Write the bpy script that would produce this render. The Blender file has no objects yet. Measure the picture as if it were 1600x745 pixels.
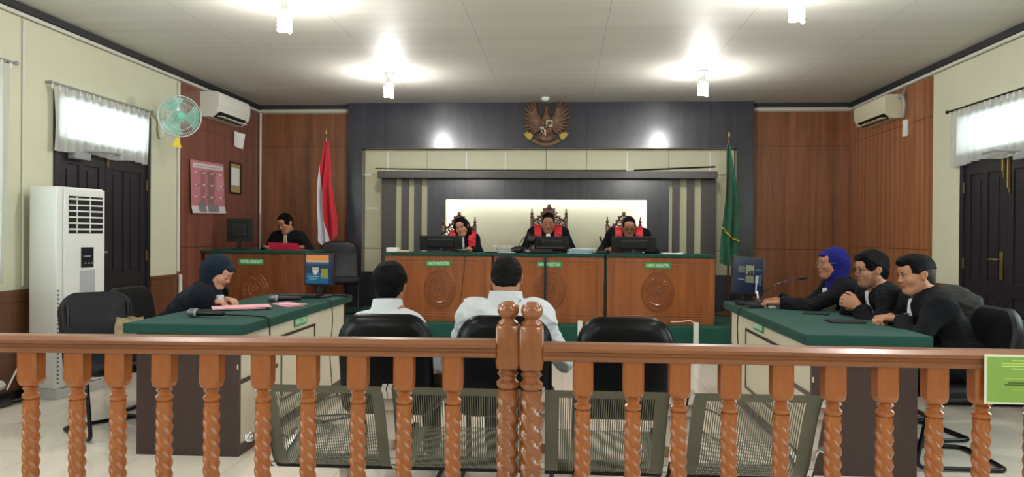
import bpy, bmesh, math, random
import numpy as np
from mathutils import Vector, Matrix, Euler
PI = math.pi
random.seed(7)
C = bpy.context.scene.collection
SC = bpy.context.scene

# ------------------------------------------------------------------ camera
F_PX, CAM_H, YAW, PIT, ROL = 1180.0, 1.28, .0675, -.0045, .007
cd = bpy.data.cameras.new('camera'); cam = bpy.data.objects.new('camera', cd); C.objects.link(cam)
cy, sy = math.cos(YAW), math.sin(YAW)
Fv = Vector((-sy*math.cos(PIT), cy*math.cos(PIT), math.sin(PIT)))
R0 = Vector((cy, sy, 0)); U0 = R0.cross(Fv)
Rv = R0*math.cos(ROL) + U0*math.sin(ROL); Uv = -R0*math.sin(ROL) + U0*math.cos(ROL)
mw = Matrix.Identity(4)
for i, v in enumerate((Rv, Uv, -Fv)):
    for j in range(3): mw[j][i] = v[j]
mw.translation = Vector((0, 0, CAM_H)); cam.matrix_world = mw
cd.sensor_width = 36; cd.lens = 36*F_PX/1600; cd.clip_start = .05
SC.camera = cam
# ------------------------------------------------------------------ world, exposure
XL, XR, HC, YB, YF = -4.18, 3.735, 3.03, 10.12, -4.0
wd = bpy.data.worlds.new('world'); SC.world = wd; wd.use_nodes = True
bg = wd.node_tree.nodes['Background']; bg.inputs[0].default_value = (.86, .93, 1, 1); bg.inputs[1].default_value = 3.2
SC.view_settings.view_transform = 'Standard'; SC.view_settings.look = 'None'
SC.view_settings.gamma = 1; SC.view_settings.use_curve_mapping = False
SC.view_settings.exposure = 0.28
SC.cycles.use_denoising = True
SC.cycles.max_bounces = 8; SC.cycles.diffuse_bounces = 5; SC.cycles.transparent_max_bounces = 12
SC.cycles.sample_clamp_indirect = 6
BULB_W = 34.0      # each ceiling bulb
DAY_W = 60.0       # daylight behind each side window

def area(name, loc, rot, sx, sz, power, col=(1, 1, 1)):
    l = bpy.data.lights.new(name, 'AREA'); l.shape = 'RECTANGLE'; l.size = sx; l.size_y = sz
    l.energy = power; l.color = col
    o = bpy.data.objects.new(name, l); o.location = loc; o.rotation_euler = rot; C.objects.link(o); return o
# daylight outside the windows of both side walls (windows y ranges below)
WIN_L = [(3.75, 5.2), (.9, 2.6), (-2.4, -.6)]
WIN_R = [(3.6, 5.2), (.9, 2.6), (-2.4, -.6)]
for (a, b) in WIN_L: area('daylight', (XL-.45, (a+b)/2, 1.75), (0, -PI/2, 0), 1.5, b-a, DAY_W, (.98, .98, 1))
for (a, b) in WIN_R: area('daylight', (XR+.45, (a+b)/2, 1.75), (0, PI/2, 0), 1.5, b-a, DAY_W*.8, (.98, .98, 1))
area('daylight', (XL-.4, 6.65, 2.25), (0, -PI/2, 0), .5, 1.4, 20, (.95, .98, 1))
area('daylight', (XR+.4, 6.65, 2.25), (0, PI/2, 0), .5, 1.4, 12, (.95, .98, 1))

# ------------------------------------------------------------------ helpers: materials
def lin(h):
    if isinstance(h, str):
        h = h.lstrip('#'); c = [int(h[i:i+2], 16)/255 for i in (0, 2, 4)]
    else: c = h
    return tuple((x/12.92 if x <= .04045 else ((x+.055)/1.055)**2.4) for x in c) + (1,)
MATS = {}
def mat(name, col, rough=.5, metal=0, spec=.5, bump=0, bscale=60, emit=None, estr=0, var=0, vscale=4, coat=0, alpha=1, sheen=0, stretch=(1, 1, 1)):
    if name in MATS: return MATS[name]
    m = bpy.data.materials.new(name); m.use_nodes = True; nt = m.node_tree; b = nt.nodes['Principled BSDF']
    b.inputs['Base Color'].default_value = lin(col); b.inputs['Roughness'].default_value = rough
    b.inputs['Metallic'].default_value = metal; b.inputs['Specular IOR Level'].default_value = spec
    b.inputs['Coat Weight'].default_value = coat; b.inputs['Coat Roughness'].default_value = .12
    b.inputs['Alpha'].default_value = alpha; b.inputs['Sheen Weight'].default_value = sheen
    if emit: b.inputs['Emission Color'].default_value = lin(emit); b.inputs['Emission Strength'].default_value = estr
    if bump or var:
        tc = nt.nodes.new('ShaderNodeTexCoord'); mp = nt.nodes.new('ShaderNodeMapping'); mp.inputs['Scale'].default_value = stretch
        nt.links.new(tc.outputs['Object'], mp.inputs[0])
        if bump:
            n = nt.nodes.new('ShaderNodeTexNoise'); n.inputs['Scale'].default_value = bscale; n.inputs['Detail'].default_value = 4
            nt.links.new(mp.outputs[0], n.inputs[0]); bp = nt.nodes.new('ShaderNodeBump'); bp.inputs['Strength'].default_value = bump
            bp.inputs['Distance'].default_value = .01; nt.links.new(n.outputs[0], bp.inputs['Height']); nt.links.new(bp.outputs[0], b.inputs['Normal'])
        if var:
            n = nt.nodes.new('ShaderNodeTexNoise'); n.inputs['Scale'].default_value = vscale; n.inputs['Detail'].default_value = 5
            nt.links.new(mp.outputs[0], n.inputs[0]); r = nt.nodes.new('ShaderNodeValToRGB'); c = lin(col)
            r.color_ramp.elements[0].position = .3; r.color_ramp.elements[1].position = .7
            r.color_ramp.elements[0].color = tuple(x*(1-var) for x in c[:3]) + (1,); r.color_ramp.elements[1].color = tuple(min(1, x*(1+var)) for x in c[:3]) + (1,)
            nt.links.new(n.outputs[0], r.inputs[0]); nt.links.new(r.outputs[0], b.inputs['Base Color'])
    MATS[name] = m; return m

def wood(name, c1, c2, rough=.3, stretch=(9, 9, .7), scale=2.2, coat=.3, seams=None, contrast=(.3, .72), spec=.5, fine=.35, stripes=None):
    """grain runs along the axis with the small stretch value; seams = [(axis, period, offset, width)] joints of the boards"""
    if name in MATS: return MATS[name]
    m = bpy.data.materials.new(name); m.use_nodes = True; nt = m.node_tree; N = nt.nodes; L = nt.links; b = N['Principled BSDF']
    tc = N.new('ShaderNodeTexCoord'); mp = N.new('ShaderNodeMapping'); mp.inputs['Scale'].default_value = stretch; L.new(tc.outputs['Object'], mp.inputs[0])
    n1 = N.new('ShaderNodeTexNoise'); n1.inputs['Scale'].default_value = scale; n1.inputs['Detail'].default_value = 6; n1.inputs['Distortion'].default_value = .6
    n2 = N.new('ShaderNodeTexNoise'); n2.inputs['Scale'].default_value = scale*9; n2.inputs['Detail'].default_value = 3
    L.new(mp.outputs[0], n1.inputs[0]); L.new(mp.outputs[0], n2.inputs[0])
    mx = N.new('ShaderNodeMix'); mx.data_type = 'FLOAT'; mx.inputs[0].default_value = fine; L.new(n1.outputs[0], mx.inputs[2]); L.new(n2.outputs[0], mx.inputs[3])
    r = N.new('ShaderNodeValToRGB'); r.color_ramp.elements[0].position = contrast[0]; r.color_ramp.elements[1].position = contrast[1]
    r.color_ramp.elements[0].color = lin(c1); r.color_ramp.elements[1].color = lin(c2); L.new(mx.outputs[0], r.inputs[0])
    out = r.outputs[0]
    if stripes:
        ax, freq, amt = stripes; s3 = N.new('ShaderNodeSeparateXYZ'); L.new(tc.outputs['Object'], s3.inputs[0])
        m1 = N.new('ShaderNodeMath'); m1.operation = 'MULTIPLY_ADD'; L.new(s3.outputs[ax], m1.inputs[0]); m1.inputs[1].default_value = freq*2*PI
        m0 = N.new('ShaderNodeMath'); m0.operation = 'MULTIPLY'; L.new(n1.outputs[0], m0.inputs[0]); m0.inputs[1].default_value = 3.0; L.new(m0.outputs[0], m1.inputs[2])
        sn = N.new('ShaderNodeMath'); sn.operation = 'SINE'; L.new(m1.outputs[0], sn.inputs[0])
        mr = N.new('ShaderNodeMapRange'); L.new(sn.outputs[0], mr.inputs[0]); mr.inputs[1].default_value = -1; mr.inputs[2].default_value = 1; mr.inputs[3].default_value = 1-amt; mr.inputs[4].default_value = 1
        ml = N.new('ShaderNodeMix'); ml.data_type = 'RGBA'; ml.blend_type = 'MULTIPLY'; ml.inputs[0].default_value = 1; L.new(out, ml.inputs[6]); L.new(mr.outputs[0], ml.inputs[7]); out = ml.outputs[2]
    for (ax, per, off, wdt) in (seams or []):
        sx = N.new('ShaderNodeSeparateXYZ'); L.new(tc.outputs['Object'], sx.inputs[0])
        a = N.new('ShaderNodeMath'); a.operation = 'SUBTRACT'; L.new(sx.outputs[ax], a.inputs[0]); a.inputs[1].default_value = off
        w = N.new('ShaderNodeMath'); w.operation = 'PINGPONG'; L.new(a.outputs[0], w.inputs[0]); w.inputs[1].default_value = per/2
        g = N.new('ShaderNodeMath'); g.operation = 'LESS_THAN'; L.new(w.outputs[0], g.inputs[0]); g.inputs[1].default_value = wdt
        mm = N.new('ShaderNodeMix'); mm.data_type = 'RGBA'; L.new(g.outputs[0], mm.inputs[0]); L.new(out, mm.inputs[6])
        mm.inputs[7].default_value = tuple(x*.35 for x in lin(c1)[:3]) + (1,); out = mm.outputs[2]
    L.new(out, b.inputs['Base Color'])
    b.inputs['Roughness'].default_value = rough; b.inputs['Coat Weight'].default_value = coat; b.inputs['Coat Roughness'].default_value = .15
    b.inputs['Specular IOR Level'].default_value = spec
    MATS[name] = m; return m

M_wall = mat('cream_paint', '#c6c5ac', .75, var=.05, vscale=1.2, bump=.05, bscale=9)
M_cream = mat('cream_laminate', '#bdb89a', .5, var=.03, vscale=2)
M_tablecream = mat('ivory_laminate', '#d2cab4', .45)
M_dark = wood('dark_walnut_panel', '#2a2a34', '#3a3943', rough=.22, stretch=(5, 5, .5), coat=.35, seams=[(0, .535, -1.303, .0018)])
M_darkstripe = wood('dark_brown_stripe', '#3b3635', '#4a4442', rough=.4, stretch=(14, 14, .6), coat=.1)
M_woodL = wood('red_brown_panelling', '#64392d', '#8e5646', rough=.36, stretch=(4, 6, .35), coat=.2, seams=[(2, 1.35, -.23, .004)], stripes=(1, 4.5, .12))
M_woodB = wood('brown_panelling', '#643b24', '#9c6340', rough=.38, stretch=(6, 5, .3), coat=.15, seams=[(2, 1.35, -.23, .004), (0, .6, .5, .0015)], stripes=(0, 3.3, .18))
M_woodR = wood('striped_panelling', '#854c2e', '#b07449', rough=.38, stretch=(5, 7, .18), scale=3, coat=.15, seams=[(2, 1.35, -.19, .004)], contrast=(.34, .66), stripes=(1, 8.5, .32))
M_wain = wood('wainscot', '#54321f', '#704631', rough=.4, stretch=(5, 5, .5), seams=[(2, .4, .74, .003), (1, .9, .2, .002)])
M_desk = wood('teak_veneer', '#7c3f1c', '#a55f2c', rough=.3, stretch=(7, 5, .5), scale=2.0, coat=.35)
M_deskdark = wood('teak_trim', '#5b2c16', '#83451f', rough=.3, stretch=(7, 5, .5), coat=.35)
M_rail = wood('varnished_rail', '#77482b', '#8e5938', rough=.33, stretch=(.8, 9, 9), scale=2, coat=.25)
M_bal = wood('varnished_turning', '#8a4a1c', '#a86028', rough=.33, stretch=(7, 7, 1.2), scale=2.6, coat=.3)
M_newel = wood('varnished_newel', '#7e4522', '#945a30', rough=.25, stretch=(7, 7, 1.2), scale=2.6, coat=.6)
M_choc = wood('chocolate_laminate', '#2f1d1c', '#3f2826', rough=.35, stretch=(8, 8, .6), coat=.1)
M_carve = wood('carved_mahogany', '#3a1d12', '#5e3018', rough=.35, stretch=(6, 6, 2), coat=.3)
M_green = mat('green_cloth', '#093f36', .88, bump=.1, bscale=500, var=.06, vscale=8)
M_carpet = mat('green_carpet', '#124a3d', .95, bump=.3, bscale=300, var=.1)
M_bk = mat('black_plastic', '#101114', .4)
M_leather = mat('black_leather', '#06080c', .5, bump=.12, bscale=180, coat=.04, spec=.28)
M_leather2 = mat('black_fabric', '#080c12', .75, bump=.1, bscale=300)
M_chrome = mat('chrome', '#c9c9c9', .12, metal=1)
M_blackmetal = mat('black_metal', '#15151a', .3, metal=.3)
M_white = mat('white_plastic', '#dcdcd2', .35)
M_whitew = mat('white_gloss', '#d9dad6', .3)
M_grey = mat('grey_plastic', '#8d8f90', .4)
M_pvc = mat('white_conduit', '#c9c6bd', .5)
M_paper = mat('white_paper', '#e2e0dc', .8)
M_pink = mat('pink_paper', '#e0a6b0', .8)
M_pink2 = mat('hot_pink_folder', '#e0304f', .6)
M_signg = mat('sign_green', '#1e9a4c', .5)
M_lett = mat('sign_white', '#f2f4f0', .5)
M_brass = mat('aged_brass', '#9b8450', .35, metal=.8)
M_gold = mat('gold_paint', '#c9a227', .5)
M_door = wood('black_brown_door', '#19161a', '#25212a', rough=.4, stretch=(6, 6, .6), coat=.1)
M_robe = mat('black_robe', '#090b12', .85, bump=.25, bscale=60, spec=.2)
M_robeN = mat('navy_robe', '#0c111d', .85, bump=.25, bscale=60, spec=.2)
M_suit = mat('black_suit', '#0d0d10', .85, bump=.1, bscale=200, spec=.2)
M_red = mat('red_satin', '#c01828', .55)
M_shirt = mat('white_shirt', '#c6c9ce', .8, bump=.1, bscale=140)
M_trouser = mat('dark_trousers', '#22222a', .85)
M_jabot = mat('white_jabot', '#d8d6dc', .8)
M_hair = mat('black_hair', '#060507', .5, bump=1, bscale=70, stretch=(4, 4, 1), spec=.1)
M_hair2 = mat('greying_hair', '#0d0b0b', .6, bump=1, bscale=70, stretch=(4, 4, 1), spec=.12, var=.5, vscale=30)
M_skinA = mat('skin_light', '#aa7659', .55)
M_skinB = mat('skin_tan', '#9c6a50', .55)
M_skinC = mat('skin_brown', '#946550', .55)
M_lip = mat('lips', '#8f5348', .5)
M_stub = mat('beard_shadow', '#875e4a', .8)
M_eye = mat('eye_white', '#a59c94', .3)
M_iris = mat('eye_dark', '#1a110d', .2)
M_hijN = mat('navy_hijab', '#12202f', .85, bump=.1, bscale=200, spec=.2)
M_hijB = mat('royal_blue_hijab', '#161663', .85, bump=.1, bscale=200, spec=.2)
M_shoe = mat('black_shoe', '#15151a', .35)

def thru(name, col, trans=.5, clear=.12, col2=None):
    """sheer cloth: part diffuse, part translucent, a little straight through"""
    m = bpy.data.materials.new(name); m.use_nodes = True; nt = m.node_tree; N = nt.nodes; L = nt.links
    for n in list(N): N.remove(n)
    o = N.new('ShaderNodeOutputMaterial'); d = N.new('ShaderNodeBsdfDiffuse'); t = N.new('ShaderNodeBsdfTranslucent'); c = N.new('ShaderNodeBsdfTransparent')
    d.inputs[0].default_value = lin(col); t.inputs[0].default_value = lin(col)
    a = N.new('ShaderNodeMixShader'); a.inputs[0].default_value = trans; L.new(d.outputs[0], a.inputs[1]); L.new(t.outputs[0], a.inputs[2])
    b = N.new('ShaderNodeMixShader'); b.inputs[0].default_value = clear; L.new(a.outputs[0], b.inputs[1]); L.new(c.outputs[0], b.inputs[2])
    L.new(b.outputs[0], o.inputs[0]); return m
M_curt = thru('sheer_white_curtain', '#dcdcd8', .5, .06)
def glass(name, tint='#ffffff', rough=.0):
    m = bpy.data.materials.new(name); m.use_nodes = True; nt = m.node_tree; N = nt.nodes; L = nt.links
    for n in list(N): N.remove(n)
    o = N.new('ShaderNodeOutputMaterial'); g = N.new('ShaderNodeBsdfGlossy'); g.inputs['Roughness'].default_value = .05
    c = N.new('ShaderNodeBsdfTransparent'); c.inputs[0].default_value = lin(tint)
    b = N.new('ShaderNodeMixShader'); b.inputs[0].default_value = .06; L.new(c.outputs[0], b.inputs[1]); L.new(g.outputs[0], b.inputs[2])
    L.new(b.outputs[0], o.inputs[0]); return m
M_glass = glass('clear_glass', '#eef6f4')
M_fanmesh = mat('aqua_fan_plastic', '#8fc4b8', .4)
M_bulb = mat('bulb_glow', '#ffffff', .5, emit='#f4f8ff', estr=30)

# ------------------------------------------------------------------ helpers: meshes
class MB:
    def __init__(s): s.v = []; s.f = []; s.m = []; s.mi = 0
    def add(s, vs, fs, mi=None):
        n = len(s.v); s.v += [tuple(v) for v in vs]; s.f += [tuple(i+n for i in f) for f in fs]
        s.m += [s.mi if mi is None else mi]*len(fs); return s
    def box(s, x0, x1, y0, y1, z0, z1, bev=0, M=None, mi=None):
        x0, x1 = min(x0, x1), max(x0, x1); y0, y1 = min(y0, y1), max(y0, y1); z0, z1 = min(z0, z1), max(z0, z1)
        if bev <= 0:
            v = [(x, y, z) for z in (z0, z1) for y in (y0, y1) for x in (x0, x1)]
            f = [(0, 2, 3, 1), (4, 5, 7, 6), (0, 1, 5, 4), (2, 6, 7, 3), (0, 4, 6, 2), (1, 3, 7, 5)]
        else:
            b = min(bev, (x1-x0)/2.01, (y1-y0)/2.01, (z1-z0)/2.01)
            bm = bmesh.new(); bmesh.ops.create_cube(bm, size=1)
            for q in bm.verts: q.co = Vector(((x0+x1)/2+q.co.x*(x1-x0), (y0+y1)/2+q.co.y*(y1-y0), (z0+z1)/2+q.co.z*(z1-z0)))
            bmesh.ops.bevel(bm, geom=list(bm.edges), offset=b, segments=2, affect='EDGES', profile=.7)
            bm.verts.index_update(); v = [q.co.copy() for q in bm.verts]; f = [[q.index for q in fa.verts] for fa in bm.faces]; bm.free()
        if M is not None: v = [M @ Vector(q) for q in v]
        return s.add(v, f, mi)
    def tube(s, pts, r, n=8, cap=True, mi=None, closed=False):
        pts = [Vector(p) for p in pts]; rs = r if isinstance(r, (list, tuple)) else [r]*len(pts)
        vs = []; fs = []; N = len(pts); up = None
        for i, p in enumerate(pts):
            a = pts[(i-1) % N] if (closed or i > 0) else p; b = pts[(i+1) % N] if (closed or i < N-1) else p
            t = (b-a).normalized() if (b-a).length > 1e-9 else Vector((0, 0, 1))
            if up is None: up = t.orthogonal().normalized()
            up = (up-t*up.dot(t)); up = up.normalized() if up.length > 1e-6 else t.orthogonal().normalized()
            w = t.cross(up)
            for k in range(n):
                an = 2*PI*k/n; vs.append(p+(up*math.cos(an)+w*math.sin(an))*rs[i])
        for i in range(N if closed else N-1):
            j = (i+1) % N
            for k in range(n): fs.append((i*n+k, i*n+(k+1) % n, j*n+(k+1) % n, j*n+k))
        if cap and not closed: fs.append(tuple(range(n))[::-1]); fs.append(tuple((N-1)*n+k for k in range(n)))
        return s.add(vs, fs, mi)
    def lathe(s, prof, n=24, M=None, mi=None, c=(0, 0, 0)):
        vs = []; fs = []
        for (r, z) in prof:
            for k in range(n): a = 2*PI*k/n; vs.append(Vector((c[0]+r*math.cos(a), c[1]+r*math.sin(a), c[2]+z)))
        for i in range(len(prof)-1):
            for k in range(n): fs.append((i*n+k, i*n+(k+1) % n, (i+1)*n+(k+1) % n, (i+1)*n+k))
        fs.append(tuple(range(n))[::-1]); fs.append(tuple((len(prof)-1)*n+k for k in range(n)))
        if M is not None: vs = [M @ v for v in vs]
        return s.add(vs, fs, mi)
    def prism(s, poly, d, M=None, mi=None, bev=0):
        """poly in xz, extruded along y from 0 to d"""
        n = len(poly); vs = [Vector((x, 0, z)) for x, z in poly]+[Vector((x, d, z)) for x, z in poly]
        fs = [tuple(range(n)), tuple(range(2*n-1, n-1, -1))]+[(i, i+n, (i+1) % n+n, (i+1) % n) for i in range(n)]
        if M is not None: vs = [M @ v for v in vs]
        return s.add(vs, fs, mi)
    def sph(s, c, r, n=12, M=None, mi=None):
        rr = r if isinstance(r, (tuple, list)) else (r, r, r); vs = []; fs = []; m = n//2+1
        for i in range(m):
            t = PI*i/(m-1); t = min(max(t, .02), PI-.02)
            for k in range(n): a = 2*PI*k/n; vs.append(Vector((c[0]+rr[0]*math.sin(t)*math.cos(a), c[1]+rr[1]*math.sin(t)*math.sin(a), c[2]+rr[2]*math.cos(t))))
        for i in range(m-1):
            for k in range(n): fs.append((i*n+k, (i+1)*n+k, (i+1)*n+(k+1) % n, i*n+(k+1) % n))
        fs.append(tuple(range(n))); fs.append(tuple((m-1)*n+k for k in range(n))[::-1])
        if M is not None: vs = [M @ v for v in vs]
        return s.add(vs, fs, mi)
    def grid(s, fn, nu, nv, mi=None, thick=0):
        vs = [Vector(fn(i/nu, j/nv)) for j in range(nv+1) for i in range(nu+1)]; w = nu+1
        fs = [(j*w+i, j*w+i+1, (j+1)*w+i+1, (j+1)*w+i) for j in range(nv) for i in range(nu)]
        return s.add(vs, fs, mi)
    def build(s, name, m, parent=None, smooth=False, loc=None):
        me = bpy.data.meshes.new(name); me.from_pydata(s.v, [], s.f); me.update()
        ms = m if isinstance(m, (list, tuple)) else [m]
        for x in ms: me.materials.append(x)
        if len(ms) > 1: me.polygons.foreach_set('material_index', s.m)
        if smooth:
            me.polygons.foreach_set('use_smooth', [True]*len(me.polygons))
            try: me.set_sharp_from_angle(angle=math.radians(40))
            except Exception: pass
        o = bpy.data.objects.new(name, me); C.objects.link(o)
        if parent is not None: o.parent = parent
        if loc is not None: o.location = loc
        return o
def tag(o, label=None, cat=None, group=None, kind=None):
    if label: o['label'] = label
    if cat: o['category'] = cat
    if group: o['group'] = group
    if kind: o['kind'] = kind
    return o
def empty(name, loc=(0, 0, 0), rz=0, label=None, cat=None, group=None, kind=None):
    o = bpy.data.objects.new(name, None); C.objects.link(o); o.location = loc; o.rotation_euler = (0, 0, rz)
    o.empty_display_size = .1
    return tag(o, label, cat, group, kind)
def struct(name, mb, m, parent=None, smooth=False, loc=None):
    o = mb.build(name, m, parent, smooth, loc)
    if parent is None: o['kind'] = 'structure'
    return o
def copy_tree(o, parent=None):
    c = o.copy(); C.objects.link(c); c.parent = parent
    for ch in list(o.children): copy_tree(ch, c)
    return c
def Rz(a): return Matrix.Rotation(a, 4, 'Z')
def T(*p): return Matrix.Translation(Vector(p))
def text(body, size, m, parent, loc, rot, name='lettering', width=None, ex=.0008):
    cu = bpy.data.curves.new(name, 'FONT'); cu.body = body; cu.size = size; cu.align_x = 'CENTER'; cu.align_y = 'CENTER'; cu.extrude = ex
    t = bpy.data.objects.new('tmp', cu); C.objects.link(t); bpy.context.view_layer.update()
    me = bpy.data.meshes.new_from_object(t.evaluated_get(bpy.context.evaluated_depsgraph_get())); bpy.data.objects.remove(t); bpy.data.curves.remove(cu)
    me.materials.clear(); me.materials.append(m); me.name = name
    xs = [v.co.x for v in me.vertices]; k = width/(max(xs)-min(xs)) if width else 1
    for v in me.vertices: v.co.x *= k
    o = bpy.data.objects.new(name, me); C.objects.link(o); o.parent = parent; o.location = loc; o.rotation_euler = rot
    return o
def loop(*pts, r=.04, n=5):
    """polyline with rounded corners"""
    P = [Vector(p) for p in pts]; out = [P[0]]
    for i in range(1, len(P)-1):
        a, b, c = P[i-1], P[i], P[i+1]; d1 = (a-b); d2 = (c-b); q = min(r, d1.length/2.1, d2.length/2.1); s = b+d1.normalized()*q; e = b+d2.normalized()*q
        for k in range(n+1):
            t = k/n; out.append(s*(1-t)**2+b*2*t*(1-t)+e*t*t)
    out.append(P[-1]); return out

# ================================================================== ROOM
TH = .22
def floor_mat():
    m = bpy.data.materials.new('cream_floor_tile'); m.use_nodes = True; nt = m.node_tree; N = nt.nodes; L = nt.links; b = N['Principled BSDF']
    tc = N.new('ShaderNodeTexCoord'); br = N.new('ShaderNodeTexBrick'); br.offset = 0; br.inputs['Scale'].default_value = 1
    br.inputs['Brick Width'].default_value = .6; br.inputs['Row Height'].default_value = .6; br.inputs['Mortar Size'].default_value = .003; br.inputs['Mortar Smooth'].default_value = .3
    br.inputs['Color1'].default_value = lin('#efe4d6'); br.inputs['Color2'].default_value = lin('#ebdfd0'); br.inputs['Mortar'].default_value = lin('#c4bbad')
    L.new(tc.outputs['Object'], br.inputs[0]); n = N.new('ShaderNodeTexNoise'); n.inputs['Scale'].default_value = 2; n.inputs['Detail'].default_value = 6
    L.new(tc.outputs['Object'], n.inputs[0]); mx = N.new('ShaderNodeMix'); mx.data_type = 'RGBA'; mx.blend_type = 'MULTIPLY'; mx.inputs[0].default_value = .18
    L.new(br.outputs[0], mx.inputs[6]); L.new(n.outputs[0], mx.inputs[7]); L.new(mx.outputs[2], b.inputs['Base Color'])
    b.inputs['Roughness'].default_value = .22; b.inputs['Specular IOR Level'].default_value = .45; return m
def ceil_mat():
    m = bpy.data.materials.new('pvc_ceiling'); m.use_nodes = True; nt = m.node_tree; N = nt.nodes; L = nt.links; b = N['Principled BSDF']
    tc = N.new('ShaderNodeTexCoord'); sx = N.new('ShaderNodeSeparateXYZ'); L.new(tc.outputs['Object'], sx.inputs[0])
    def line(ax, per, off, w):
        a = N.new('ShaderNodeMath'); a.operation = 'SUBTRACT'; L.new(sx.outputs[ax], a.inputs[0]); a.inputs[1].default_value = off
        p = N.new('ShaderNodeMath'); p.operation = 'PINGPONG'; L.new(a.outputs[0], p.inputs[0]); p.inputs[1].default_value = per/2
        g = N.new('ShaderNodeMath'); g.operation = 'LESS_THAN'; L.new(p.outputs[0], g.inputs[0]); g.inputs[1].default_value = w; return g.outputs[0], p.outputs[0]
    g, _ = line(0, 1.12, -.77, .002)
    mp = N.new('ShaderNodeMapping'); mp.inputs['Scale'].default_value = (.35, 7, 1); L.new(tc.outputs['Object'], mp.inputs[0])
    n = N.new('ShaderNodeTexNoise'); n.inputs['Scale'].default_value = 1.5; n.inputs['Detail'].default_value = 5; L.new(mp.outputs[0], n.inputs[0])
    r = N.new('ShaderNodeValToRGB'); r.color_ramp.elements[0].position = .3; r.color_ramp.elements[1].position = .7; r.color_ramp.elements[0].color = lin('#bfbcb4'); r.color_ramp.elements[1].color = lin('#c9c6be')
    L.new(n.outputs[0], r.inputs[0]); mx = N.new('ShaderNodeMix'); mx.data_type = 'RGBA'; L.new(g, mx.inputs[0]); L.new(r.outputs[0], mx.inputs[6]); mx.inputs[7].default_value = lin('#8d8b83')
    L.new(mx.outputs[2], b.inputs['Base Color'])
    _, p2 = line(1, .2, 0, .01)
    ad = N.new('ShaderNodeMath'); ad.operation = 'MULTIPLY_ADD'; L.new(p2, ad.inputs[0]); ad.inputs[1].default_value = 3; L.new(n.outputs[0], ad.inputs[2])
    bp = N.new('ShaderNodeBump'); bp.inputs['Strength'].default_value = .12; bp.inputs['Distance'].default_value = .01; L.new(ad.outputs[0], bp.inputs['Height']); L.new(bp.outputs[0], b.inputs['Normal'])
    b.inputs['Roughness'].default_value = .55; b.inputs['Specular IOR Level'].default_value = .3; return m

struct('floor', MB().box(XL-TH, XR+TH, YF-TH, YB+TH, -.1, 0), floor_mat())
struct('ceiling', MB().box(XL-TH, XR+TH, YF-TH, YB+TH, HC, HC+.12), ceil_mat())
def side_wall(name, x0, x1, holes):
    """holes: (y0, y1, z0, z1) sorted by y; a second hole list may stack over the same y"""
    mb = MB(); y = YF
    for (a, b, z0, z1) in sorted(holes):
        mb.box(x0, x1, y, a, 0, HC); 
        if z0 > 0: mb.box(x0, x1, a, b, 0, z0)
        mb.box(x0, x1, a, b, z1, HC); y = b
    mb.box(x0, x1, y, YB, 0, HC); return struct(name, mb, M_wall)
DY0, DY1, DZ, TZ = 5.93, 7.37, 2.02, 2.44
side_wall('wall_left', XL-TH, XL, [(a, b, 1.0, 2.45) for a, b in WIN_L]+[(DY0, DY1, 0, TZ)])
side_wall('wall_right', XR, XR+TH, [(a, b, 1.0, 2.45) for a, b in WIN_R]+[(DY0, DY1, 0, TZ)])
struct('wall_back', MB().box(XL-TH, XR+TH, YB, YB+TH, 0, HC), M_wall)
struct('wall_front', MB().box(XL-TH, XR+TH, YF-TH, YF, 0, HC), M_wall)
# wood panelling on the walls
struct('trim_1', MB().box(XL, XL+.02, 7.93, YB, 0, HC-.11), M_woodL)
struct('trim_2', MB().box(XR-.02, XR, 7.93, YB, 0, HC-.11), M_woodR)
struct('trim_3', MB().box(XL+.02, -2.885, YB-.02, YB, 0, HC-.11), M_woodB)
struct('trim_4', MB().box(2.45, XR-.02, YB-.02, YB, 0, HC-.11), M_woodB)
# dark strips painted in as the shadow gap under the ceiling
M_gap = mat('gap_shadow_strip', '#232427', .6)
mb = MB().box(XL, XL+.035, YF, YB, HC-.06, HC); struct('trim_5', mb, M_gap)
struct('trim_6', MB().box(XR-.035, XR, YF, YB, HC-.06, HC), M_gap)
struct('trim_7', MB().box(XL+.035, -2.885, YB-.035, YB, HC-.05, HC), M_gap)
struct('trim_8', MB().box(2.45, XR-.035, YB-.035, YB, HC-.05, HC), M_gap)
# wainscots
def wains(name, x0, x1, spans):
    mb = MB()
    for a, b in spans:
        mb.box(x0, x1, a, b, 0, .80); mb.box(x0-.008, x1+.008, a, b, .80, .835, .004); mb.box(x0-.004, x1+.004, a, b, .09, .1)
    return struct(name, mb, M_wain)
wains('trim_9', XL, XL+.018, [(YF, DY0-.02), (DY1+.02, 7.92)])
wains('trim_10', XR-.018, XR, [(YF, DY0-.02), (DY1+.02, 7.92)])
# platform of the judges, green carpet
struct('trim_11', MB().box(XL+.02, XR-.02, 8.2, YB-.02, 0, .30, .012), M_carpet)
struct('baseboard_left', MB().box(XL+.018, XL+.03, YF, DY0-.05, 0, .07, .003), M_blackmetal)

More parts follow.
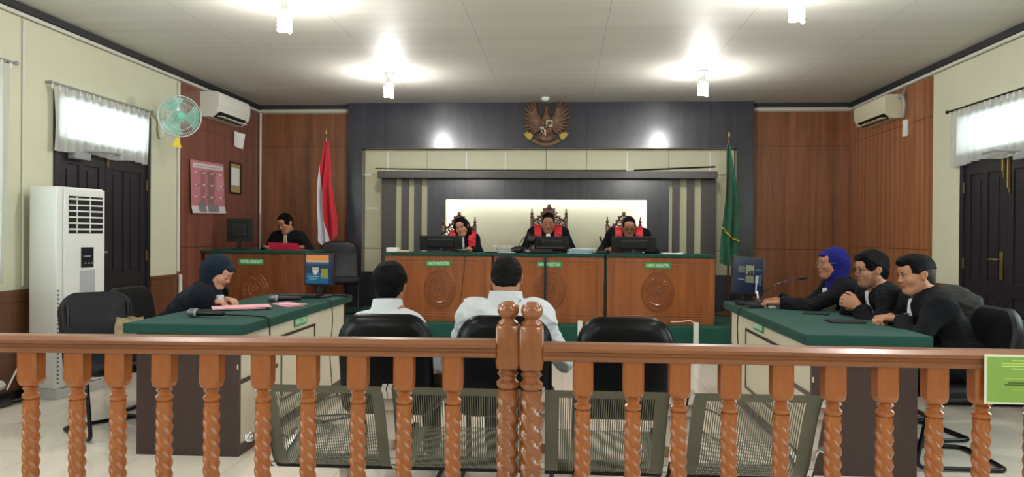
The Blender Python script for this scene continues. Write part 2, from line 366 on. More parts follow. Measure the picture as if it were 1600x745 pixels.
# ---- accent wall behind the judges
AX0, AX1, OX0, OX1 = -2.885, 2.45, -2.69, 2.235
YA = 9.95           # face of the dark frame
mb = MB().box(AX0, AX1, YA, YB, 2.425, HC-.001).box(AX0, OX0, YA, YB, .3, 2.425).box(OX1, AX1, YA, YB, .3, 2.425)
struct('wall_accent', mb, M_dark)
mb = MB(); ws = [OX0, -2.372, -1.84, -1.303, -.778, -.231, .303, .841, 1.384, 1.922, OX1]
for a, b in zip(ws[:-1], ws[1:]):
    for z0, z1 in ((.77, 1.085), (1.09, 2.085), (2.09, 2.425)): mb.box(a+.004, b-.004, YB-.03, YB-.004, z0+.003, z1-.003, .002)
struct('trim_12', mb, M_cream)
mb = MB().box(OX0, OX1, YB-.016, YB-.001, .3, 2.425)
struct('trim_13', mb, mat('pale_joint', '#9a988c', .6))
struct('trim_14', MB().box(OX0, OX1, YB-.05, YB-.03, .3, .77), M_dark)
# white fitting strips in some joints
mb = MB()
for x in (-2.372, -1.303, -.778, .841, 1.922): mb.box(x-.007, x+.007, YB-.034, YB-.028, 2.13, 2.40)
for x0, x1, z in ((OX0-.0, -2.60, 2.085), (-2.66, -2.50, 1.63), (2.15, OX1, 2.085)): mb.box(x0, x1, YB-.036, YB-.028, z-.012, z+.012)
struct('trim_15', mb, M_whitew)
# inner screen: beam, stripes, dark surround of the lit recess
YS = 9.86
struct('trim_16', MB().box(-2.42, 1.945, 9.70, YS+.14, 2.015, 2.105, .004), M_darkstripe)
mb = MB()
for a, b in ((-2.40, -2.215), (-2.135, -2.045), (-1.965, -1.875), (1.412, 1.50), (1.595, 1.685), (1.775, 1.955)): mb.box(a, b, YS, YS+.1, .3, 2.015)
struct('trim_17', mb, M_darkstripe)
mb = MB().box(-2.39, -1.79, YS+.06, YS+.1, .3, 2.015).box(1.36, 1.94, YS+.06, YS+.1, .3, 2.015)
struct('trim_18', mb, M_cream)
RX0, RX1, RZ = -1.545, 1.080, 1.745
mb = MB().box(-1.79, RX0, YS, YS+.1, .3, 2.015).box(RX1, 1.36, YS, YS+.1, .3, 2.015).box(RX0, RX1, YS, YS+.1, RZ, 2.015)
struct('trim_19', mb, M_dark)
struct('trim_20', MB().box(RX0-.2, RX1+.2, YB-.06, YB-.04, .3, RZ+.22), mat('recess_panel', '#cdcaac', .5))
# hidden LED strips round the recess
led = mat('led_strip', '#ffffff', .5, emit='#f2f6ff', estr=26)
def led_strip(label, *bx):
    o = MB().box(*bx).build('led_strip', led); tag(o, label, 'light'); return o
led_strip('white light strip hidden along the top edge of the bright recess', RX0, RX1, YS+.104, YS+.12, RZ+.004, RZ+.016)
led_strip('white light strip hidden on the left edge of the bright recess', RX0-.016, RX0-.004, YS+.104, YS+.12, .5, RZ)
led_strip('white light strip hidden on the right edge of the bright recess', RX1+.004, RX1+.016, YS+.104, YS+.12, .5, RZ)
# thin black rods lying along the beam
o = MB().tube([(-2.46, 9.75, 2.14), (-1.2, 9.72, 2.118), (.8, 9.72, 2.114)], .008).build('pole', M_blackmetal, smooth=True); tag(o, 'long thin black pole lying on the beam towards the red and white flag', 'pole')
o = MB().tube([(.9, 9.78, 2.122), (1.92, 9.74, 2.165)], .011).build('pole', M_blackmetal, smooth=True); tag(o, 'short black pole lying tilted on the beam near the green flag', 'pole')

# ---- conduits
def conduit(pts, r, label, m=M_pvc, name='cable_conduit'):
    o = MB().tube(pts, r, 8).build(name, m, smooth=True); return tag(o, label, 'conduit')
zc = HC-.085
conduit(loop((XL+.03, YF+.1, zc), (XL+.03, YB-.05, zc), (-2.90, YB-.05, zc), r=.03), .017, 'white pipe under the ceiling along the left wall to the dark frame')
conduit(loop((XR-.03, YF+.1, zc), (XR-.03, YB-.05, zc), (2.46, YB-.05, zc), r=.03), .017, 'white pipe under the ceiling along the right wall to the dark frame')
conduit([(XL+.045, YB-.05, 1.55), (XL+.045, YB-.05, zc-.03)], .017, 'white upright pipe in the corner behind the clerk')
conduit([(XL+.045, YB-.05, .31), (XL+.045, YB-.05, 1.545)], .017, 'grey upright pipe in the corner, below the white one', M_grey)
conduit([(XL+.015, 7.93, .86), (XL+.015, 7.93, zc-.03)], .016, 'white upright pipe where the cream wall meets the red-brown panelling')
conduit([(XL+.04, 7.93, .0), (XL+.04, 7.93, .83)], .02, 'short white pipe standing at the wainscot end by the black door')
conduit([(XL+.012, 5.57, .86), (XL+.012, 5.57, zc-.02)], .009, 'thin pale pipe up the cream wall above the floor-standing air conditioner')
conduit(loop((XL+.055, 4.6, .13), (XL+.055, 5.25, .14), (XL+.055, 5.3, .15), r=.02), .035, 'fat pale pipe along the foot of the left wall')
o = MB().tube(loop((XL+.05, 5.36, .1), (XL+.06, 5.45, .24), (XL+.05, 5.56, .34), r=.1), .007, 6).build('cord', M_paper, smooth=True); tag(o, 'thin white cord rising on the wainscot behind the floor-standing air conditioner', 'cord')
pts = [(-4.05, 5.25, .02), (-3.98, 5.4, .03), (-4.03, 5.5, .012), (-3.99, 5.62, .012), (-4.0, 5.7, .02)]
o = MB().tube(pts, .012, 6).tube([(-4.07, 5.1, .03), (-4.05, 5.28, .03)], .028, 8).build('cord', M_bk, smooth=True); tag(o, 'black power cord and plug on the floor at the left wall', 'cord')

# ---- doors
def door(n, X, sgn, label):
    root = empty('door_%d' % n, (X, DY0, 0)); root['kind'] = 'structure'
    W = DY1-DY0
    fr = MB(); fx0, fx1 = (-.12*sgn, .02*sgn)
    fr.box(fx0, fx1, 0, .05, 0, TZ, .004).box(fx0, fx1, W-.05, W, 0, TZ, .004).box(fx0, fx1, .05, W-.05, TZ-.05, TZ, .004).box(fx0, fx1, .05, W-.05, DZ, DZ+.06, .004)
    fr.build('door_frame', M_door, root)
    MB().box(-.13*sgn, .0, .05, W-.05, .0, .009).build('light_leak_sill', M_grey, root)  # sill added to stop light leaking in under the door leaves
    MB().box(-.06*sgn, -.05*sgn, .05, W-.05, DZ+.06, TZ-.05).build('transom_pane', M_glass, root)
    lw = (W-.1)/2
    for k in (0, 1):
        y0 = .05+k*lw; leaf = MB(); xa, xb = -.05*sgn, -.005*sgn
        leaf.box(xa, xb-.012*sgn, y0+.002, y0+lw-.002, .01, DZ-.003)
        pw = (lw-.10*3)/2+.01
        rails = [(y0+.002, y0+.10), (y0+.10+pw, y0+.19+pw), (y0+lw-.09, y0+lw-.002)]
        for a, b in rails: leaf.box(xb-.012*sgn, xb, a, b, .01, DZ-.003, .004)
        for z0, z1 in ((.01, .16), (.78, .90), (1.86, DZ-.003)): leaf.box(xb-.013*sgn, xb+.001*sgn, y0+.002, y0+lw-.002, z0, z1, .004)
        for a, b in ((rails[0][1], rails[1][0]), (rails[1][1], rails[2][0])):
            for z0, z1 in ((.16, .78), (.90, 1.86)): leaf.box(xb-.014*sgn, xb-.003*sgn, a+.035, b-.035, z0+.04, z1-.04, .008)
        lf = leaf.build('door_leaf', M_door, root)
        hy = y0 if k == 0 else y0+lw
        h = MB()
        for z in (.3, 1.05, 1.75): h.tube([(.006*sgn, hy, z-.05), (.006*sgn, hy, z+.05)], .011, 8)
        h.build('hinge', mat('dark_hinge', '#5a4a36', .5, metal=.4), lf, smooth=True)
    hy = .05+lw+(.055 if sgn < 0 else -.055)
    h = MB().box(0, .012*sgn, hy-.02, hy+.02, .93, 1.17, .006).tube(loop((.01*sgn, hy, 1.10), (.055*sgn, hy, 1.10), (.055*sgn, hy+(.11 if sgn < 0 else -.11), 1.10), r=.02), .009)
    h.build('door_handle', M_brass if sgn < 0 else M_grey, root, smooth=True)
    b = MB()
    for dy, z in (((-.045, 1.66), (.03, 1.80)) if sgn < 0 else ((.02, 1.88),)): b.box(0, .01*sgn, .05+lw+dy-.012, .05+lw+dy+.012, z, 1.99, .003).tube([(.018*sgn, .05+lw+dy, z+.05), (.018*sgn, .05+lw+dy, 1.97)], .006)
    b.build('door_bolt', M_brass, root, smooth=True)
    return root
door(1, XL, 1, ''); door(2, XR, -1, '')
# door closer on the left door, under the curtain
r = empty('door_closer', (XL, 6.2, 1.94), 0, 'grey hydraulic closer with folded arm atop the left black door below the curtain', 'door closer')
MB().box(.0, .07, -.09, .13, -.04, .03, .012).build('body', M_grey, r)
MB().tube([(.05, -.02, .035), (.14, .25, .05), (.12, .45, .055)], .011).sph((.12, .45, .055), .022).build('arm', M_grey, r, smooth=True)
r = empty('door_closer', (XR, 6.35, 1.96), 0, 'grey closer arm crossing the foot of the curtain over the right black door', 'door closer')
MB().box(-.07, .0, -.1, .1, -.04, .02, .012).build('body', M_grey, r)
MB().tube([(-.05, 0, .03), (-.16, .2, .05), (-.13, .42, .05)], .01).build('arm', M_grey, r, smooth=True)

# ---- windows with frames
wi = 1
for X, sgn, wins in ((XL, 1, WIN_L), (XR, -1, WIN_R)):
    for a, b in wins:
        root = empty('window_%d' % wi, (X, a, 1.0)); root['kind'] = 'structure'; wi += 1; W = b-a
        fr = MB().box(-.14*sgn, -.06*sgn, 0, .06, 0, 1.45).box(-.14*sgn, -.06*sgn, W-.06, W, 0, 1.45).box(-.14*sgn, -.06*sgn, .06, W-.06, 0, .06).box(-.14*sgn, -.06*sgn, .06, W-.06, 1.39, 1.45).box(-.13*sgn, -.07*sgn, W/2-.03, W/2+.03, .06, 1.39)
        fr.build('window_frame', M_door, root)
        MB().box(-.105*sgn, -.098*sgn, .06, W-.06, .06, 1.39).build('pane', M_glass, root)

# ---- curtains
def curtain(X, sgn, y0, y1, z0, z1, label, folds, amp=.025, sag=0, clip=True, cat='curtain', seed=1):
    rnd = random.Random(seed); ph = [rnd.uniform(0, 6) for _ in range(6)]
    root = empty('curtain', (X+.055*sgn, y0, z0), 0, label, cat)
    W, Hh = y1-y0, z1-z0
    def fn(u, v):
        w = u*W; f = math.sin(u*folds*2*PI+ph[0]+.8*math.sin(u*5+ph[1])+v*.7*math.sin(u*9+ph[4])) + .45*math.sin(u*folds*3.3*PI+ph[2])
        k = .35+.65*(1-v)
        zz = Hh*v + (1-v)*(.012*math.sin(u*13+ph[3])-sag*math.sin(min(1, u*1.05)*PI)*1.0)
        y = w + .012*math.sin(v*3+u*20)
        if u > .93 and sgn > 0: y -= (u-.93)*W*(1-v)*.9*1.0
        return (sgn*(f*amp*k), y, zz)
    MB().grid(fn, int(folds*10), 14).build('cloth', M_curt, root, smooth=True)
    MB().tube([(0, -.0, Hh+.02), (0, W+.05, Hh+.02)], .009, 8).sph((0, -.01, Hh+.02), .013).sph((0, W+.06, Hh+.02), .018).build('curtain_rod', M_blackmetal if sgn < 0 else M_grey, root, smooth=True)
    nh = int(W/.085)
    for i in range(nh+1): y = W*i/nh; MB().tube([(0, y, Hh+.03), (0, y, Hh-.03)], .006, 5).build('curtain_hook', M_whitew, root)
    for y in (.0, W+.03): MB().box(-.055*sgn, 0, y-.01, y+.01, Hh+.01, Hh+.03).build('bracket', M_grey, root)
    return root
curtain(XL, 1, 5.84, 7.27, 1.955, 2.47, 'short white sheer curtain glowing above the left black door', 12, seed=3)
curtain(XR, -1, 5.95, 7.48, 1.965, 2.47, 'short white sheer curtain above the right black door', 13, amp=.02, seed=5)
curtain(XL, 1, 3.6, 5.38, .91, 2.53, 'long white curtain cut off by the left edge of the photo', 14, seed=8)

# ================================================================== FIXTURES
# ---- ceiling lamps: spiral bulb in a holder under the ceiling
def ceiling_lamp(x, y, label):
    root = empty('ceiling_lamp', (x, y, HC), 0, label, 'lamp', 'bare bulbs hanging under the ceiling')
    MB().lathe([(.055, 0), (.055, -.012), (.03, -.03), (.022, -.06), (.022, -.075)][::-1], 20).build('lamp_holder', M_white, root, smooth=True)
    b = MB().lathe([(.02, -.075), (.03, -.085), (.034, -.12), (.022, -.13)][::-1], 16); b.build('ballast', M_white, root, smooth=True)
    pts = []
    for i in range(97):
        t = i/96; a = t*2*PI*4; r = .042; pts.append((r*math.cos(a), r*math.sin(a), -.135-.13*t))
    MB().tube(pts, .013, 8).build('bulb', M_bulb, root, smooth=True)
    l = bpy.data.lights.new('lamp_light', 'POINT'); l.energy = BULB_W; l.color = (1, .975, .93); l.shadow_soft_size = .045
    o = bpy.data.objects.new('lamp_light', l); C.objects.link(o); o.parent = root; o.location = (0, 0, -.33)
ceiling_lamp(-1.90, 8.1, 'glowing bulb under the ceiling in front of the dark wall, on the clerk side')
ceiling_lamp(1.46, 8.1, 'glowing bulb under the ceiling in front of the dark wall, towards the green flag')
ceiling_lamp(-2.06, 5.45, 'glowing bulb at the top edge of the photo, above the prosecutor table')
ceiling_lamp(1.60, 5.35, 'glowing bulb at the top edge of the photo, above the lawyers table')
for x, y in ((-2.06, 2.7), (1.6, 2.6), (-2.06, 0), (1.6, -.1)): ceiling_lamp(x, y, 'added bare bulb behind the viewer, unseen fill light for the room')  # unseen rear bulbs, added to fill the room with light
o = MB().lathe([(.05, 0), (.055, -.012), (.05, -.03), (.03, -.045), (.0, -.05)][::-1], 20).build('smoke_detector', M_whitew, smooth=True, loc=(-.235, 9.6, HC)); tag(o, 'small white dome detector on the ceiling above the eagle emblem', 'detector')

# ---- wall-mounted air conditioners (local x = out of the wall)
def wall_ac(X, y0, y1, z0, sgn, label, dp, hh, tint):
    root = empty('air_conditioner', (X, y0, z0), 0, label, 'air conditioner'); L_ = y1-y0
    prof = [(0, 0), (dp*.55, 0), (dp*.9, hh*.22), (dp, hh*.42), (dp, hh*.86), (dp*.93, hh*.98), (dp*.8, hh), (0, hh)]
    mb = MB(); n = len(prof)
    vs = [(sgn*x, 0, z) for x, z in prof]+[(sgn*x, L_, z) for x, z in prof]
    mb.add(vs, [tuple(range(n)), tuple(range(2*n-1, n-1, -1))]+[(i, i+n, (i+1) % n+n, (i+1) % n) for i in range(n)])
    mb.build('casing', tint, root)
    MB().box(sgn*(dp-.004), sgn*(dp+.008), .012, L_-.012, hh*.46, hh*.90, .004).build('front_panel', tint, root)
    a, b = Vector((dp*.57, 0, .004)), Vector((dp*.91, 0, hh*.235)); nn = Vector((b.z-a.z, 0, -(b.x-a.x))).normalized()*.004
    q = [a+nn, b+nn]
    mb = MB(); mb.add([(sgn*q[0].x, .06, q[0].z), (sgn*q[0].x, L_-.06, q[0].z), (sgn*q[1].x, L_-.06, q[1].z), (sgn*q[1].x, .06, q[1].z)], [(0, 1, 2, 3)]); mb.build('air_outlet', M_bk, root)
    mb = MB(); m_ = (a+b)/2+nn*2.5; mb.box(sgn*(m_.x-.006), sgn*(m_.x+.05), .07, L_-.07, m_.z-.02, m_.z-.012); mb.build('louvre', tint, root)
    return root
wall_ac(XL+.021, 8.40, 9.26, 2.615, 1, 'white split air conditioner above the poster on the left wall', .22, .29, M_white)
wall_ac(XR-.021, 8.58, 9.46, 2.60, -1, 'cream split air conditioner on the striped panelling of the right wall', .19, .26, mat('yellowed_plastic', '#cfc9ae', .4))
r = empty('pipe_connector', (XR-.02, 8.47, 2.62), 0, 'grey bundled pipes and cable at the near end of the right air conditioner', 'pipes')
MB().tube(loop((-.05, .09, .2), (-.05, 0, .22), (-.03, -.02, .1), (-.03, .02, -.02), r=.05), .018).tube(loop((-.02, .02, .31), (-.03, .0, .24), (-.05, .02, .2), r=.03), .008).build('pipe', M_grey, r, smooth=True)
o = MB().box(-.03, 0, -.045, .045, -.09, .09, .01).box(-.034, -.03, -.02, .02, .03, .06).build('remote_holder', M_whitew, loc=(XR-.021, 8.47, 2.47)); tag(o, 'small white remote holder under the right air conditioner pipes', 'remote holder')

# ---- wall fan
def wall_fan():
    root = empty('wall_fan', (XL, 7.55, 2.37), 0, 'aqua wall fan beside the left curtain, its round cage turned to the room', 'fan')
    MB().sph((.03, 0, 0), (.035, .05, .125), 16).build('wall_mount', M_white, root, smooth=True)
    MB().tube(loop((.05, 0, .05), (.12, -.08, .13), (.26, -.22, .08), r=.05), .02).build('arm', M_white, root, smooth=True)
    c = Vector((.37, -.29, .065)); d = Vector((.62, -.75, -.08)).normalized()
    M = T(*c) @ d.to_track_quat('Z', 'Y').to_matrix().to_4x4()
    MB().lathe([(.03, -.11), (.055, -.09), (.06, -.02), (.03, 0)], 18, M).build('motor', M_fanmesh, root, smooth=True)
    R = .20; cg = MB()
    def rf(z, r): return [M @ Vector((r*math.cos(2*PI*k/40), r*math.sin(2*PI*k/40), z)) for k in range(40)]
    for z, r, t in ((.03, R, .006), (.085, R*.66, .002), (.07, R*.86, .002), (-.03, R*.7, .002)): cg.tube(rf(z, r), t, 5, closed=True)
    for k in range(60):
        a = 2*PI*k/60; ca, sa = math.cos(a), math.sin(a)
        for pr in ([(.035, .092), (.10, .088), (.16, .07), (.19, .05), (.2, .03)], [(.2, .03), (.18, -.01), (.12, -.035), (.05, -.04)]):
            cg.tube([M @ Vector((r_*ca, r_*sa, z_)) for r_, z_ in pr], .0012, 3, cap=False)
    cg.build('cage', mat('fan_cage', '#b9cfc8', .35), root, smooth=True)
    MB().lathe([(.0, .08), (.036, .083), (.04, .09), (.034, .098), (.0, .10)], 20, M).build('hub_cap', mat('aqua_cap', '#59b79b', .35), root, smooth=True)
    m = bpy.data.materials.new('aqua_blade'); m.use_nodes = True; b = m.node_tree.nodes['Principled BSDF']; b.inputs['Base Color'].default_value = lin('#8fd0c0'); b.inputs['Transmission Weight'].default_value = .35; b.inputs['Roughness'].default_value = .25
    for k in range(3):
        def fn(u, v):
            a = 2*PI*k/3+(u-.5)*1.5*(.5+.5*v); r_ = .04+.14*v
            return M @ Vector((r_*math.cos(a), r_*math.sin(a), .02+.035*(u-.5)))
        MB().grid(fn, 8, 6).build('blade', m, root, smooth=True)
    o = MB().tube([(c.x-.03, c.y-.0, c.z-.14), (c.x-.03, c.y, c.z-.20)], .004).add([(c.x-.055, c.y-.03, c.z-.30), (c.x+.01, c.y+.02, c.z-.31), (c.x-.02, c.y, c.z-.19), (c.x-.05, c.y-.02, c.z-.297), (c.x+.012, c.y+.03, c.z-.307), (c.x-.016, c.y+.008, c.z-.19)], [(0, 1, 2), (5, 4, 3), (0, 3, 4, 1), (1, 4, 5, 2), (2, 5, 3, 0)])
    o.build('yellow_tag', mat('yellow_tag', '#e0c41e', .6), root)
wall_fan()

# ---- things on the left panelling
root = empty('poster', (XL+.026, 8.15, 1.50), 0, 'curled red and white poster with rows of small portraits on the red-brown wall', 'poster')
def pf(u, v): return (.006+.018*(abs(u-.5)*2)**2*(1-v)+.03*max(0, .12-v)/.12*.5, u*.83, v*.60+(.02*u))
MB().grid(pf, 20, 14).build('sheet', mat('poster_pink', '#b9757c', .6), root, smooth=True)
def onp(u0, u1, v0, v1, m, nm, off=.003):
    MB().grid(lambda u, v: tuple(Vector(pf(u0+(u1-u0)*u, v0+(v1-v0)*v))+Vector((off, 0, 0))), 6, 4).build(nm, m, root)
M_pp = mat('poster_pale', '#cfc3c4', .6); M_pg = mat('poster_grey', '#7a7478', .6); M_pr = mat('poster_rose', '#c58a90', .6)
onp(.0, 1, 0, .14, M_pp, 'lower_band'); onp(.06, .97, .86, .95, M_pp, 'title_strip'); onp(.30, .42, .14, .82, mat('poster_mauve', '#94666c', .6), 'column_left'); onp(.50, .70, .18, .82, mat('poster_brown', '#8b6460', .6), 'column_middle')
onp(.76, .98, .45, .80, M_pr, 'rose_area')
onp(.22, .45, .02, .22, M_pg, 'drawing', .0045); onp(.5, .82, .02, .17, M_pg, 'drawing', .0045)
for v in (.78, .55, .32):
    for u in (.1, .34, .58, .84): onp(u, u+.09, v-.02, v+.005, M_pp, 'portrait_name', .005); onp(u+.10, u+.135, v-.03, v, mat('poster_dark', '#6a4346', .6), 'portrait', .005)
onp(.12, .9, .895, .905, M_pg, 'title_line', .005)
root = empty('picture_frame', (XL+.021, 9.15, 1.775), 0, 'dark framed certificate on the red-brown wall beside the poster', 'framed certificate')
MB().box(0, .02, 0, .33, 0, .02).box(0, .02, 0, .33, .38, .40).box(0, .02, 0, .02, .02, .38).box(0, .02, .31, .33, .02, .38).build('frame', M_bk, root)
MB().box(0, .008, .02, .31, .02, .38).build('certificate', mat('certificate_tan', '#a98f62', .6), root); MB().box(.009, .011, .05, .28, .11, .33).build('certificate_sheet', M_paper, root)
root = empty('paper_sheet', (XL+.022, 9.27, 2.38), 0, 'curling white paper slip on the wall under the left air conditioner', 'paper')
MB().grid(lambda u, v: (.01+.05*(u-.2)**2+.03*v*u, u*.19, v*.19-.02*u), 8, 6).build('sheet', M_paper, root, smooth=True)

# ---- floor standing air conditioner
def tower_ac():
    root = empty('tower_air_conditioner', (-3.925, 5.74, 0), math.radians(80), 'tall white floor-standing air conditioner by the left black door', 'air conditioner')
    w, d, h = .23, .13, 1.63
    MB().box(-w, w, -d, d, .08, h, .018).build('cabinet', M_whitew, root)
    MB().box(-w-.004, w+.004, -d-.008, d, 0, .08, .006).build('plinth', mat('pale_grey_plastic', '#b9bcbc', .4), root)
    f = -d-.0
    MB().box(-w+.05, w-.006, f-.02, f, .42, h-.012, .008).build('upper_panel', M_whitew, root)
    MB().box(-w+.05, w-.006, f-.012, f, .09, .415, .006).build('lower_panel', M_whitew, root)
    g = MB().box(-w+.09, w-.03, f-.022, f-.018, 1.27, 1.56); g.build('air_outlet', M_bk, root)
    for i in range(6):
        z = 1.295+i*.047; MB().box(-w+.09, w-.03, f-.032, f-.02, z, z+.013, .003).build('louvre', M_whitew, root)
    for x in (-.07, .06): MB().box(x, x+.008, f-.03, f-.019, 1.275, 1.555).build('louvre_rib', M_whitew, root)
    dp = MB().box(-.02, .105, f-.025, f-.019, 1.0, 1.16, .003).build('display', mat('display_black', '#1b1f26', .2), root)
    for x, z, ww in ((-.0, 1.085, .07), (.01, 1.03, .02), (.045, 1.03, .02), (.075, 1.03, .02)): MB().box(x, x+ww, f-.0265, f-.025, z, z+.008).build('display_mark', M_grey, dp)
    MB().box(-.03, .12, f-.0225, f-.018, .62, .98).build('centre_strip', mat('silver_grey', '#a7a9ac', .4), root)
    v = MB()
    for x in (-.165, -.145):
        for i in range(5): z = .14+i*.125; v.box(x, x+.007, f-.0225, f-.0195, z, z+.115)
    v.build('intake_slots', mat('slot_grey', '#6f7377', .6), root)
    v = MB()
    for i in range(23): v.box(-.225, -.208, f-.0035, f+.001, .12+i*.032, .135+i*.032)
    v.build('side_slots', mat('slot_grey', '#6f7377', .6), root)
tower_ac()

# ---- chairs ------------------------------------------------------
def cushion(w, h, t, cr=.09, topx=.0, n=28, bow=0):
    """rounded pad in xz plane (centre 0, 0..h), thickness t along y; top edge arched"""
    out = []
    def corner(cx, cz, a0, r): return [(cx+r*math.cos(a0+PI/2*k/7), cz+r*math.sin(a0+PI/2*k/7)) for k in range(8)]
    out += corner(w/2-cr, h-cr, 0, cr)+corner(-w/2+cr, h-cr, PI/2, cr)+corner(-w/2+cr*.5, cr*.5, PI, cr*.5)+corner(w/2-cr*.5, cr*.5, 3*PI/2, cr*.5)
    cx, cz = 0, h/2; vs = []; fs = []; N = len(out)
    rings = [(.0, -.5), (.45, -.5), (.8, -.47), (.94, -.36), (1.0, -.12), (1.0, .12), (.94, .36), (.8, .47), (.45, .5), (0, .5)]
    for (s_, y) in rings[1:-1]:
        for (x, z) in out:
            X, Z = cx+(x-cx)*s_, cz+(z-cz)*s_
            Z += topx*(1-(2*X/w)**2)*max(0, (Z/h))**2
            Y = y*t+bow*((2*X/w)**2) - .03*math.sin(Z/h*PI)*(1 if bow else 0)
            vs.append((X, Y, Z))
    k = len(rings)-2
    for i in range(k-1):
        for j in range(N): fs.append((i*N+j, i*N+(j+1) % N, (i+1)*N+(j+1) % N, (i+1)*N+j))
    fs.append(tuple(range(N))[::-1]); fs.append(tuple((k-1)*N+j for j in range(N)))
    return vs, fs
def visitor_chair(loc, rz, label, group=None, lea=M_leather, seam=True, seat_w=.49, cat='chair', back_h=.50, rec=10):
    """local front = +y; black padded chair on a looped black tube frame"""
    root = empty('visitor_chair', loc, rz, label, cat, group)
    sv, sf = cushion(seat_w, .47, .085, .07); M = T(0, -.235, .435) @ Matrix.Rotation(-PI/2, 4, 'X') @ Matrix.Scale(-1, 4, (0, 1, 0)) @ T(0, 0, 0)
    mb = MB(); mb.add([(x, z-.235, .43+y) for x, y, z in sv], sf); mb.build('seat', lea, root, smooth=True)
    bv, bf = cushion(.47, back_h, .088, .11, .03, bow=.03); R = Matrix.Rotation(math.radians(rec), 4, 'X'); M = T(0, -.235, .37) @ R
    mb = MB(); mb.add([M @ Vector(v) for v in bv], bf); b = mb.build('backrest', lea, root, smooth=True)
    if seam:
        P = [M @ Vector((x, .034+.03*(x/.235)**2-.03*math.sin(.36/back_h*PI), .36)) for x in np.linspace(-.19, .19, 12)]
        MB().tube(P, .004, 5).build('seam', M_blackmetal, b)
        mb = MB()
    for s in (-1, 1):
        x = s*.265
        x = s*.235; mb.tube(loop((s*.19, -.31, .80), (s*.19, -.27, .50), (s*.225, -.22, .405), (x, .17, .395), (x, .25, .02), (x, -.24, .014), (s*.0, -.25, .014), r=.06), .0125, 10)
    mb.build('frame', M_blackmetal, root, smooth=True)
    MB().tube([(-.235, .10, .39), (.235, .10, .39)], .01).build('seat_bar', M_blackmetal, root, smooth=True)
    return root
def hd(deg): return math.radians(deg-90)     # heading measured from +x
visitor_chair((-.875, 3.98, 0), hd(90), 'black padded chair under the slim man in a white shirt', 'chairs of the accused', M_leather2, False)
visitor_chair((-.285, 3.98, 0), hd(90), 'black padded chair under the broad man in a white shirt behind the two newel posts', 'chairs of the accused', M_leather2, False)
visitor_chair((.305, 3.98, 0), hd(90), 'empty black padded chair beside the broad man in a white shirt', 'chairs of the accused', M_leather2, False)
visitor_chair((-2.88, 4.70, 0), hd(322), 'empty black leather chair nearest the left end of the rail, with a backrest seam', 'chairs at the prosecutor table', rec=17)
visitor_chair((2.19, 4.52, 0), hd(180), 'black leather chair behind the short-haired lawyer nearest the rail', 'chairs at the lawyers table')
visitor_chair((2.29, 5.11, 0), hd(190), 'black leather chair under the bearded lawyer, grey jacket on its back', 'chairs at the lawyers table')
visitor_chair((2.35, 5.72, 0), hd(182), 'black chair under the lawyer in a royal blue hijab', 'chairs at the lawyers table')
visitor_chair((-2.85, 5.25, 0), hd(352), 'black chair under the prosecutor in a dark navy hijab', 'chairs at the prosecutor table')
visitor_chair((-2.67, 8.85, .30), hd(285), 'empty black office chair on the platform between the clerk desk and the bench', None, M_leather2, False)

